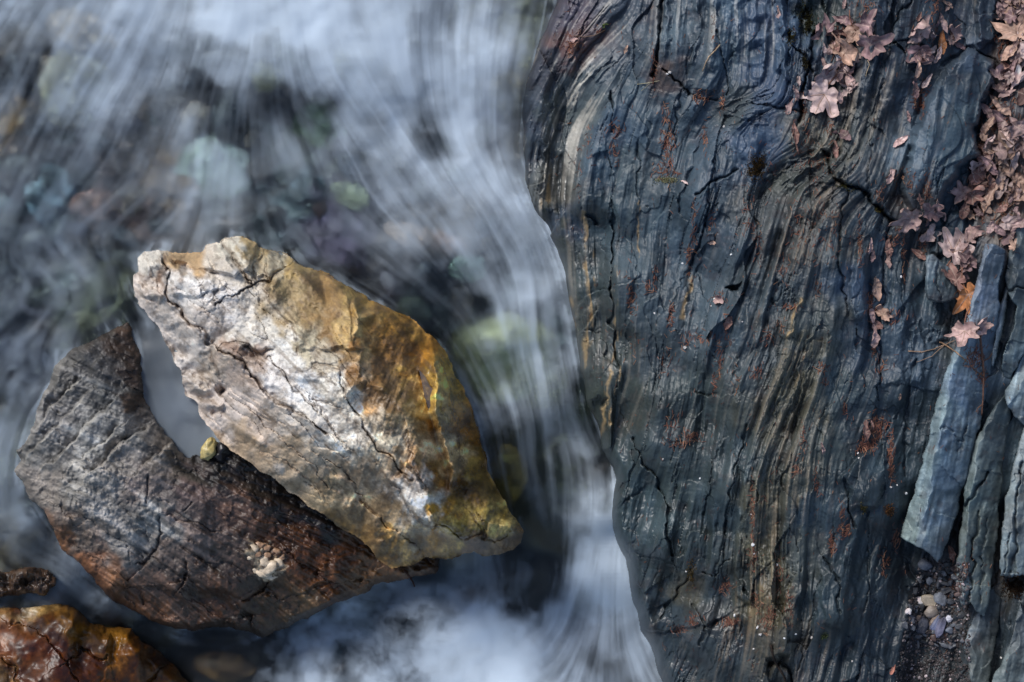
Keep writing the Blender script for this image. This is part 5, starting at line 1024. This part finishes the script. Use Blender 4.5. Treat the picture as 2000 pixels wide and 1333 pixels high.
LEAVES = [ # x, y, radius, rotation, curl, colour, label, stalk, kind
    (1610,185,46,150,.5,PALE_L,"pale pink maple leaf spread open at the lower end of the top leaf cluster",1,"maple"),
    (1612,150,40,20,1.0,PALE_L,"whitish maple leaf folded over, just above the open pale pink one",0,"maple"),
    (1650,105,44,-40,1.6,TAN,"tan curled maple leaf in the middle of the top leaf cluster",1,"maple"),
    (1672,62,34,200,.9,TAN,"cream maple leaf with fine veins near the top of the top leaf cluster",1,"maple"),
    (1700,88,44,-70,.7,DUSK,"dusky mauve leaf with a raised pale edge, right side of the top leaf cluster",0,"maple"),
    (1697,52,32,-30,.8,DUSK,"dark mauve leaf above the one with a raised pale edge",0,"maple"),
    (1615,62,30,60,1.2,DUSK,"dull purple brown leaf at the top left of the top leaf cluster",0,"maple"),
    (1640,66,28,100,2.2,BRN,"brown rolled leaf beside the cream veined one",0,"oval"),
    (1609,98,16,10,2.6,PALE_L,"small pale rolled leaf standing at the left of the top leaf cluster",0,"oval"),
    (1645,128,34,30,2.6,PALE_L,"long pale rolled leaf crossing the middle of the top leaf cluster",0,"oval"),
    (1655,180,22,-60,2.6,PALE_L,"rolled whitish leaf like a tube beside the open pale pink one",0,"oval"),
    (1662,155,24,0,1.5,PINK,"cupped pinkish leaf above the rolled whitish tube",0,"oval"),
    (1645,150,26,160,1.2,PINK,"crumpled pinkish leaf under the long pale rolled one",0,"maple"),
    (1650,40,26,80,1.6,DUSK,"thin dark leaf scrap along the top edge of the top leaf cluster",0,"oval"),
    (1635,90,22,-20,1.9,BRN,"small brown leaf scrap in the top leaf cluster",0,"oval"),
    (1555,185,18,30,2.0,PINK,"small pink curled leaf left of the open pale pink one",0,"oval"),(1545,210,20,-30,2.2,PINK,"dull pink folded leaf below the small pink curled one",0,"oval"),(1553,262,26,5,3.0,BRN,"long thin brown leaf roll hanging in the groove under the dull pink folded one",0,"oval"),
    (1522,25,18,10,2.8,PINK,"slim pink leaf roll in the groove near the top edge",0,"oval"),(1560,160,12,0,2.0,PALE_L,"tiny pale leaf beside the dark moss groove",0,"oval"),
    (1795,62,36,30,1.1,PINK,"pinkish maple leaf folded along its middle, top of the second leaf cluster",0,"maple"),(1795,100,38,190,.8,DUSK,"greyish maple leaf with bright midrib in the second leaf cluster",1,"maple"),(1838,88,28,-10,1.9,ORNG,"orange tan curled leaf in the second leaf cluster",0,"oval"),
    (1830,108,22,-20,2.8,PALE_L,"pale rolled tip below the orange tan leaf",0,"oval"),(1865,70,28,60,1.1,PINK,"crinkled pink leaf right of the orange tan one",0,"maple"),(1840,48,28,10,1.6,PINK,"upright pink leaf above the orange tan one",0,"oval"),(1852,10,17,60,2.0,TAN,"small cream curled leaf at the top edge above the second cluster",0,"oval"),
    (1875,90,16,70,1.6,DUSK,"small dusky leaf at the right end of the second cluster",0,"oval"),(1791,138,20,0,2.0,TAN,"small tan cupped leaf below the greyish maple leaf",0,"oval"),(1808,160,20,-30,2.2,PALE_L,"pale leaf scrap in the groove left of the pale slate bulge",0,"oval"),(1786,175,24,5,1.6,DUSK,"dusky folded leaf in the groove left of the pale slate bulge",0,"oval"),
    (1757,278,22,-50,1.6,PINK,"lone pink leaf scrap on the lower left side of the slate bulge",0,"oval"),(1738,345,22,-30,2.0,PINK,"lone curled pink leaf above the dark crack",0,"oval"),(1775,230,14,10,2.4,DUSK,"thin dusky leaf sliver in the groove beside the slate bulge",0,"oval"),(1650,265,24,40,1.8,DUSK,"dusky leaf flake on the brown splintered slate",0,"oval"),(1632,295,20,10,2.6,BRN,"brown leaf sliver on the brown splintered slate",0,"oval"),
    (1783,425,38,100,.9,PINK,"mauve maple leaf lying flat below the slate bulge",0,"maple"),(1820,415,36,0,1.2,DUSK,"mauve grey leaf with one bright curled edge below the slate bulge",0,"maple"),(1797,395,18,20,2.6,BRN,"thin brown leaf roll above the flat mauve maple leaf",0,"oval"),(1811,463,26,-20,1.8,PALE_L,"white edged leaf folded in two, above the small square block",0,"maple"),(1798,498,20,60,1.6,BRN,"brown leaf flake at the foot of the white edged leaf",0,"oval"),
    (1699,483,17,10,2.4,PINK,"thin pink leaf sliver on the middle of the slate, upper of two",0,"oval"),(1703,502,16,-20,2.2,DUSK,"dusky leaf sliver right below the thin pink one",0,"oval"),(1736,488,22,10,1.9,BRN,"brown pink leaf caught in a crack right of the thin slivers",0,"oval"),(1737,512,18,5,2.2,PINK,"pink leaf tail hanging below the brown pink one",0,"oval"),
    (1711,560,26,190,.7,TAN,"lone tan leaf with toothed edge in the middle of the slate",0,"oval"),(1702,618,22,10,1.9,PINK,"pink curled leaf in the small cluster below the lone tan leaf",0,"oval"),(1724,616,24,-40,1.8,TAN,"buff folded leaf in the small cluster below the lone tan leaf",0,"maple"),(1712,635,20,80,1.4,BRN,"brown leaf at the centre of the small cluster below the lone tan leaf",0,"oval"),(1708,660,24,5,2.0,PINK,"long mauve leaf at the bottom of the small cluster",0,"oval"),
    (1403,590,20,-10,1.4,PINK,"narrow dusty pink leaf hanging from the dark notch",0,"oval"),(1422,630,20,-15,1.4,BRN,"red brown leaf flake below the dark notch",0,"oval"),
    (1862,492,46,-30,.45,PALE_L,"grey pink five pointed maple leaf lying open above the small square block",1,"maple"),(1890,472,36,-20,.8,PINK,"grey veined leaf overlapping the five pointed one on its right",1,"oval"),(1892,515,28,40,.9,DUSK,"dark grey leaf under the five pointed maple leaf",0,"maple"),
    (1868,550,32,60,.6,BRN,"brown maple leaf left of the orange one beside the long slab",0,"maple"),(1892,575,42,200,.6,ORNG,"orange tan maple leaf half lying on the long pale slab",1,"maple"),(1885,648,40,170,.6,PINK,"rosy maple leaf lying on the long pale slab",1,"maple"),(1912,640,28,-20,1.4,PINK,"curled rosy leaf overlapping the one on the long pale slab",0,"maple"),(1920,645,22,-30,2.4,PALE_L,"thin pale leaf spike at the right of the rosy leaves on the long slab",0,"oval"),
    (1702,830,16,20,2.2,BRN,"dark brown leaf scrap in the needle filled hollow, upper one",0,"oval"),(1690,845,26,0,2.4,BRN,"bent brown leaf strip in the needle filled hollow",0,"oval"),(1606,878,18,20,2.8,PINK,"small pink leaf sliver on the brown banded slate",0,"oval"),(1757,776,9,0,2.0,TAN,"tiny cream leaf chip on the dark slate beside the long slab",0,"oval"),
    (1393,474,12,100,1.2,TAN,"small flat cream leaf chip on the smooth slate",0,"oval"),(1222,99,9,-20,1.2,TAN,"tiny cream seed leaf on the slate near the top",0,"oval"),(1122,80,14,80,1.2,PINK,"small grey pink leaf chip among needles at the top left of the slate",0,"oval"),(1742,1310,14,-40,1.8,(190,130,110),"small salmon leaf chip at the bottom edge below the gravel pocket",0,"oval"),(1862,1085,18,30,1.2,BRN,"brown leaf edge tucked beside the long slab's broken end",0,"oval"),(1338,357,8,60,1.5,PALE_L,"tiny whitish leaf chip in a lichen tuft on the slate",0,"oval"),
    (1985,65,46,20,.7,TAN,"big tan maple leaf with dark veins at the right edge near the top",1,"maple"),(1990,90,24,-40,1.4,PALE_L,"pale leaf lobe below the big tan maple leaf at the right edge",0,"maple"),(1970,30,30,100,1.6,PINK,"pink leaf above the big tan maple leaf at the right edge",0,"oval"),(1955,150,28,30,1.3,PINK,"ruffled pink leaf at the left of the right edge heap",0,"maple"),(1985,160,32,-60,1.5,PALE_L,"pale crumpled leaf at the right edge below the big tan maple leaf",0,"maple"),
    (1988,5,34,80,1.5,TAN,"tan leaf cut by the top right corner of the photo",0,"oval")]
for k, (x, y, R, rot, curl, rgb, lab, stalk, kind) in enumerate(LEAVES):
    cc = tuple(np.clip(np.array(rgb) * np.array((.95, .92, .93)) * np.random.default_rng(k).uniform(.9, 1.1), 0, 255))
    strips = kind == "oval" and curl > 1.5
    leaf(x, y, R * (1.16 if kind == "maple" else 1.0), rot, curl * 1.25 + (.7 if kind == 'maple' else .15), cc, lab, 1000 + k, kind, axis=(r.uniform(-15, 15) if strips else None), stalk=bool(stalk), lift=1 + 2.0 * (k % 3), tiltx=float(r.uniform(-12, 12)), tilty=float(r.uniform(-12, 12)))
for (cx_, cy_, sx_, sy_, cnt_, lab_) in ((1645, 115, 34, 52, 16, "small curled leaf scrap tucked among the bigger leaves of the top leaf cluster"), (1825, 80, 34, 34, 12, "small curled leaf scrap tucked among the bigger leaves of the second cluster"), (1790, 420, 26, 22, 5, "small curled leaf scrap beside the flat mauve maple leaf"), (1880, 520, 14, 40, 6, "small brown leaf scrap in the groove beside the five pointed leaf"), (1885, 250, 60, 90, 0, "")):
    for q_ in range(cnt_):
        leaf(cx_ + r.normal(0, sx_ * .6), cy_ + r.normal(0, sy_ * .6), r.uniform(11, 20), r.uniform(-60, 60), r.uniform(1.2, 3.0), tuple(np.array([PINK, PALE_L, DUSK, BRN][r.integers(4)]) * np.array((.94, .91, .92)) * r.uniform(.8, 1.05)), lab_, 5000 + q_ + int(cx_), "oval" if r.random() < .7 else "maple", axis=r.uniform(-25, 25), lift=r.uniform(0, 8), tiltx=r.uniform(-25, 25), tilty=r.uniform(-25, 25), group="leaf scraps near x%d" % cx_ if False else lab_.replace("small curled leaf scrap", "leaf scraps").replace("small brown leaf scrap", "brown scraps"))
n = 0
HEAP = [(1945,-10),(2010,-10),(2010,490),(1925,478),(1885,462),(1868,400),(1880,345),(1912,320),(1918,270),(1925,215),(1948,170)]
for _ in range(4000):
    x, y = r.uniform(1860, 2010), r.uniform(-10, 490)
    if n >= 88: break
    a = np.array([[x]]), np.array([[y]])
    if sdf(a[0], a[1], HEAP)[0, 0] < 0: continue
    n += 1
    R = r.uniform(16, 34); kd = "maple" if r.random() < .5 else "oval"; col_ = [PINK, PALE_L, TAN, DUSK, BRN, PINK][r.integers(6)]
    leaf(x, y, R, r.uniform(-50, 50) if kd == "oval" else r.uniform(0, 360), r.uniform(.7, 2.4), tuple(np.array(col_) * np.array((.94, .91, .92)) * r.uniform(.75, 1.08)), "small curled brown or pink leaf in the dense heap along the right edge", 3000 + n, kd, axis=r.uniform(-25, 25), lift=r.uniform(0, 14), tiltx=r.uniform(-25, 25), tilty=r.uniform(-25, 25), group="leaves heaped along the right edge")

# ------------------------------------------------------------------ needle litter, twigs, moss
NCL = [(1305,285,14,24,150),(1300,335,20,10,70),(1118,88,16,12,110),(1278,120,5,18,50),(1275,145,4,12,25),(1370,190,18,8,70),(1412,200,5,10,30),(1205,250,18,8,40),(1300,220,8,14,30),(1200,300,10,16,30),(1175,60,10,10,16),(1150,280,8,20,25),(1380,265,8,18,30),(1395,60,6,22,20),(1130,330,8,40,25),
    (1355,450,5,30,60),(1345,500,4,20,40),(1232,580,8,24,60),(1268,565,10,10,24),(1310,620,5,16,40),(1280,540,5,14,20),(1400,580,14,8,30),(1420,640,6,22,45),(1405,700,6,22,50),(1395,750,4,16,30),(1340,670,10,14,25),(1365,660,8,8,24),(1385,660,8,10,24),(1310,830,14,14,30),(1240,680,10,14,16),(1330,865,24,6,60),(1350,850,16,6,40),(1300,700,14,20,24),
    (1470,1010,4,40,110),(1470,1090,8,12,60),(1480,1180,10,12,45),(1505,1200,8,14,50),(1425,1215,18,5,90),(1355,1210,14,8,50),(1325,1230,16,5,40),(1420,1150,12,8,40),(1520,1130,10,30,60),(1540,1190,10,24,50),(1500,1215,14,10,50),(1460,400,14,18,30),(1460,440,16,10,24),(1480,470,10,30,36),(1390,430,6,20,24),(1540,600,20,3,40),(1500,660,14,10,30),(1525,640,8,10,30),
    (1710,840,10,18,110),(1690,870,16,8,110),(1740,880,5,24,110),(1742,920,4,14,50),(1720,830,12,10,60),(1650,1035,12,8,70),(1626,1060,6,12,60),(1645,1000,5,12,24),(1750,1055,7,10,60),(1728,1100,10,14,50),(1605,720,10,8,40),(1610,745,6,8,20),(1650,800,6,8,25),(1568,860,5,20,30),(1595,940,6,16,40),(1555,920,6,16,30),(1680,470,4,30,60),(1700,590,6,14,60),(1715,610,14,6,60),(1745,470,14,8,50),(1760,440,10,6,40),(1800,480,10,12,50),(1765,480,3,40,60),(1745,620,16,6,40),(1710,690,10,16,30),(1720,720,8,14,24),
    (1650,85,20,26,130),(1570,215,6,24,50),(1690,20,20,14,50),(1600,320,20,10,50),(1620,250,10,24,40),(1560,300,10,14,36),(1580,270,8,20,30),(1820,60,10,24,60),(1800,185,10,24,90),(1790,200,8,10,40),(1830,10,10,14,40),(1960,230,24,60,260),(1940,240,6,40,90),(1960,330,30,30,200),(1910,390,24,30,140),(1960,420,24,24,160),(1980,120,18,60,140),(1960,60,14,40,90),(1915,270,4,24,60),(1770,350,24,14,60),(1812,370,6,16,60),(1720,380,10,14,40),(1890,600,6,40,60),(1905,700,14,14,140),(1885,1110,6,14,30),(1860,1130,10,20,50),(1820,1240,40,14,80),(1860,1160,8,24,60),(1880,560,8,20,40),(1920,740,8,8,40),(1440,740,10,14,24),(1480,730,12,10,24),(1600,560,8,10,20),(1530,530,12,20,30),(1560,450,20,40,60),(1600,420,20,40,60),(1500,340,16,14,24),(1630,460,14,30,40)]
items = []
QUAD = np.array([(0, 1, 5, 4), (1, 2, 6, 5), (2, 3, 7, 6), (3, 0, 4, 7), (0, 3, 2, 1), (4, 5, 6, 7)])
def needle(x, y, ln, a, w, rgb, lift):
    ca, sa = math.cos(a), math.sin(a); V = []
    for t in (-.5, .5):
        px, py = x + ca * ln * t, y + sa * ln * t
        z = zrock(px, py); 
        for (o_, h) in ((-w, 0), (w, 0), (w, 2 * w), (-w, 2 * w)): V.append(P(px - sa * o_, py + ca * o_, z + (h + lift) / 1000))
    items.append((np.array(V), QUAD, rgb))
def ncol(): 
    q = r.random(); return tuple(np.array((112,72,58) if q < .6 else (132,96,74) if q < .85 else (88,56,48)) * r.uniform(.8, 1.2))
for (x, y, sx, sy, cnt) in NCL:
    for _ in range(int(cnt * 0.8)):
        needle(x + r.normal(0, sx * .6), y + r.normal(0, sy * .95), r.uniform(5, 11), r.normal(1.7, .75), r.uniform(.32, .55), ncol(), r.uniform(.2, 1.6))
for _ in range(1500):
    x, y = r.uniform(1070, 1990), r.uniform(5, 1330)
    if x > np.interp(y, [p[1] for p in EDGE], [p[0] for p in EDGE]) + 25 and r.random() < .3 + .7 * float(BR(np.array([x]), np.array([y]))[0]):
        needle(x, y, r.uniform(4, 10), r.normal(1.7, .6), r.uniform(.28, .45), ncol(), r.uniform(.2, .8))
tag(scatter_mesh("needle_litter", items, M_needle), kind="stuff")

def twig(pts, r0, r1, rgb, label, lift=2.0, side=()):
    def poly(pts, lift):
        q = []
        for i in range(len(pts) - 1):
            for t in np.linspace(0, 1, 6)[:-1 if i < len(pts) - 2 else None]:
                x = pts[i][0] + (pts[i + 1][0] - pts[i][0]) * t; y = pts[i][1] + (pts[i + 1][1] - pts[i][1]) * t
                q.append((x, y))
        zs = np.array([zsurf(x, y, zwater(x, y)) for x, y in q]); k = np.ones(5) / 5; zs2 = np.convolve(np.pad(zs, 2, mode='edge'), k, 'valid')
        return np.array([P(x + r.normal(0, .25), y + r.normal(0, .25), max(a, b) + (r0 + lift) / 1000) for (x, y), a, b in zip(q, zs, zs2)])
    o = None
    TV, TF = tube(poly(pts, lift), r0 / 1000, r1 / 1000, 7)
    c = lin(rgb)[None] * np.exp(.25 * r.standard_normal((len(TV), 1)))
    o = link("twig", raw_mesh("twig", TV, TF, c), M_twig); tag(o, label, "twig", "twigs on the rocks")
    for sp in side:
        SV, SF = tube(poly(sp, lift), r0 * .6 / 1000, r1 * .6 / 1000, 6)
        link("side_shoot", raw_mesh("side_shoot", SV, SF, np.repeat(lin(rgb)[None], len(SV), 0)), M_twig, o)
twig([(1406,88),(1396,100),(1384,112),(1377,126),(1372,140)], 1.4, .8, (150,128,104), "thin pale bent twig on the slate near the top")
twig([(1180,60),(1160,70),(1140,73),(1122,70)], 1.0, .6, (104,84,70), "thin dark twig among needles at the top left of the slate")
twig([(1774,686),(1800,688),(1825,682),(1845,674),(1865,665)], 1.3, .7, (150,124,104), "long thin curved twig crossing the dark slate left of the long pale slab", side=([(1845,674),(1820,696),(1790,708)],))
twig([(1835,668),(1850,676),(1870,690),(1890,708)], 1.6, 1.0, (140,112,90), "twig angled down to the long pale slab, crossing the long thin curved one")
twig([(1912,640),(1918,690),(1922,730),(1920,780),(1917,812)], 2.2, 1.4, (92,66,54), "dark stem with dry tufts hanging over the groove beside the long pale slab", lift=5, side=([(1920,735),(1904,724),(1896,714)],[(1921,705),(1932,700),(1938,690)],[(1918,790),(1910,798),(1906,806)],[(1914,660),(1908,650),(1904,630)]))
twig([(1560,300),(1552,270),(1548,245)], 1.8, 1.0, (124,92,80), "short brown stalk in the groove under the dull pink leaf")
twig([(1692,300 - 190),(1698,128),(1690,150)], .9, .6, (150,134,110), "wispy pale stalk right of the top leaf cluster")
twig([(1810,1150),(1806,1142)], 1.0, .6, (110,80,66), "stub of a twig in the upper gravel pocket")
twig([(789,1114),(798,1125),(806,1136),(810,1146)], 2.0, 1.4, (66,40,30), "dark stick poking from under the cream boulder into the foaming pool", lift=3)
twig([(1505,1260),(1512,1290),(1530,1320),(1540,1345)], 2.4, 1.4, (40,30,24), "dark root strand hanging in the hollow at the bottom edge")
twig([(1985,395),(1970,405),(1950,402)], 1.1, .7, (96,70,58), "thin brown twig in the lower end of the right edge heap")
twig([(1245,165),(1262,163),(1280,160),(1288,158)], .8, .5, (140,134,110), "wispy straw lying left of the short crack near the top of the slate", side=([(1252,178),(1262,170),(1270,162)],))

def moss(x, y, rx, ry, ang_, n, rgb, label, h=5, name="moss_patch", cat="moss"):
    global items
    items = []
    c, s = math.cos(math.radians(ang_)), math.sin(math.radians(ang_))
    for _ in range(n):
        u, v = rx * r.normal(0, .5), ry * r.normal(0, .5)
        if float(vn(np.array([u / 6 + x]), np.array([v / 6 + y]), 4)[0]) < -.5: continue
        bx, by = x + u * c - v * s, y + u * s + v * c; zz = zrock(bx, by); t = r.uniform(0, 2 * math.pi); w = r.uniform(.5, 1.1); l = r.uniform(.5, 1.2) * h; lean = r.uniform(.2, 1.1) * l
        P0, P1 = (bx + w * math.cos(t + 1.57), by + w * math.sin(t + 1.57)), (bx - w * math.cos(t + 1.57), by - w * math.sin(t + 1.57)); mx, my = bx + .5 * lean * math.cos(t), by + .5 * lean * math.sin(t)
        V = np.array([P(*P0, zz), P(*P1, zz), P(mx, my, zz + l * .8 / 1000), P(bx + lean * math.cos(t), by + lean * math.sin(t), zz + l / 1000)])
        items.append((V, np.array([(0, 1, 2), (0, 2, 3), (1, 3, 2)]), tuple(np.array(rgb) * r.uniform(.6, 1.4))))
    return tag(scatter_mesh(name, items, M_moss), label, cat, "moss and lichen on the slate")
moss(1574,40,14,30,-10,900,(44,42,14),"dark olive moss filling the groove near the top edge, left of the leaf cluster")
moss(1545,72,8,14,10,350,(48,44,16),"small olive moss tuft left of the moss filled groove")
moss(1572,120,6,24,-15,400,(40,36,16),"thin dark moss strip down the groove beside the top leaf cluster")
moss(1478,328,16,26,20,1000,(62,46,20),"brown green moss clump in the middle of the slate")
moss(1650,364,16,6,15,300,(60,56,20),"yellow green moss along the dark crack under the folded slate, left part")
moss(1716,410,8,4,20,160,(72,64,24),"small yellow green moss spot at the right part of the dark crack")
moss(1983,1148,26,22,10,1100,(52,34,18),"brown moss below the speckled rib at the right edge")
moss(1302,352,22,6,0,500,(128,126,96),"pale grey lichen tuft under needles on the smooth slate",4,"lichen_tuft","lichen")
moss(1687,993,6,9,0,240,(108,96,56),"straw coloured tuft on the lower slate, left of two",4,"lichen_tuft","lichen")
moss(1737,998,9,12,0,320,(112,76,44),"rusty tuft on the lower slate, right of two",4,"lichen_tuft","lichen")
moss(1610,1245,6,6,0,120,(74,84,52),"tiny green tuft low on the slate near the bottom edge",5,"lichen_tuft","lichen")
moss(1350,1120,8,26,0,400,(84,66,28),"yellow brown moss streak on the wet lower left of the slate",3)
moss(1182,50,5,4,0,90,(96,110,60),"tiny green moss dot beside the thin dark twig",4)

# knot of quartz grown into the schist boulder, and a rim of wet crust beside it
Vs, Fs, Ts, n0 = [], [], [], 0
gl_ = np.array(grey.location)
for (x, y, a_, b_) in ((494,1072,9,6),(505,1066,8,5),(517,1070,9,6),(500,1084,7,6),(512,1098,12,8),(526,1110,13,9),(540,1100,10,7),(530,1122,12,7),(514,1118,9,7),(500,1112,7,5),(548,1088,7,5),(536,1078,9,5),(520,1084,7,5),(488,1088,5,4)):
    V, F = ICO[3]; V = V * (1 + .16 * vn(V[:, 0] * 2 + x, V[:, 1] * 2 + V[:, 2], 3) + .08 * vn(V[:, 0] * 6 + x, V[:, 1] * 6 + V[:, 2] * 4, 5))[:, None] * np.array((a_ * 1.35, b_ * 1.4, b_ * .8)) / 1000
    V = V + np.array(P(x, y, zrock(x, y) - .0025)) - gl_; q = lin((206, 186, 160) if y > 1090 or x < 500 else (150, 118, 92))
    Vs.append(V); Fs.append(F + n0); n0 += len(V); Ts.append(np.concatenate([q[None] * np.exp(.25 * vn(V[:, 0] * 200, V[:, 1] * 200, 6))[:, None], np.full((len(V), 1), .5)], 1))
link("quartz_knot", raw_mesh("quartz_knot", np.concatenate(Vs), [np.concatenate(Fs)], np.concatenate(Ts)), M_pebble, grey)["label"] = "knobbly cream quartz knot"

# ------------------------------------------------------------------ rain puddle in the ridge of the pale boulder
pud = [(818,722),(831,736),(839,753),(849,764),(848,784),(842,810),(834,795),(829,776),(825,753)]
pz = float(np.median([zsurf(x, y) for x, y in pud])) 
V = np.array([P(x, y, pz) for x, y in pud] + [P(836, 768, pz)]); F = np.array([(i, (i + 1) % 9, 9) for i in range(9)])[:, ::-1]
mp, nt, b = nodes("puddle_water"); b.inputs["Base Color"].default_value = (0.10, 0.09, 0.09, 1); b.inputs["Roughness"].default_value = 0.03; b.inputs["Specular IOR Level"].default_value = 0.6
b.inputs["Alpha"].default_value = 0.75
o = link("puddle", raw_mesh("puddle", V, [F]), mp); tag(o, "narrow rain puddle in a groove on the golden side of the cream boulder", "puddle", kind="thing")
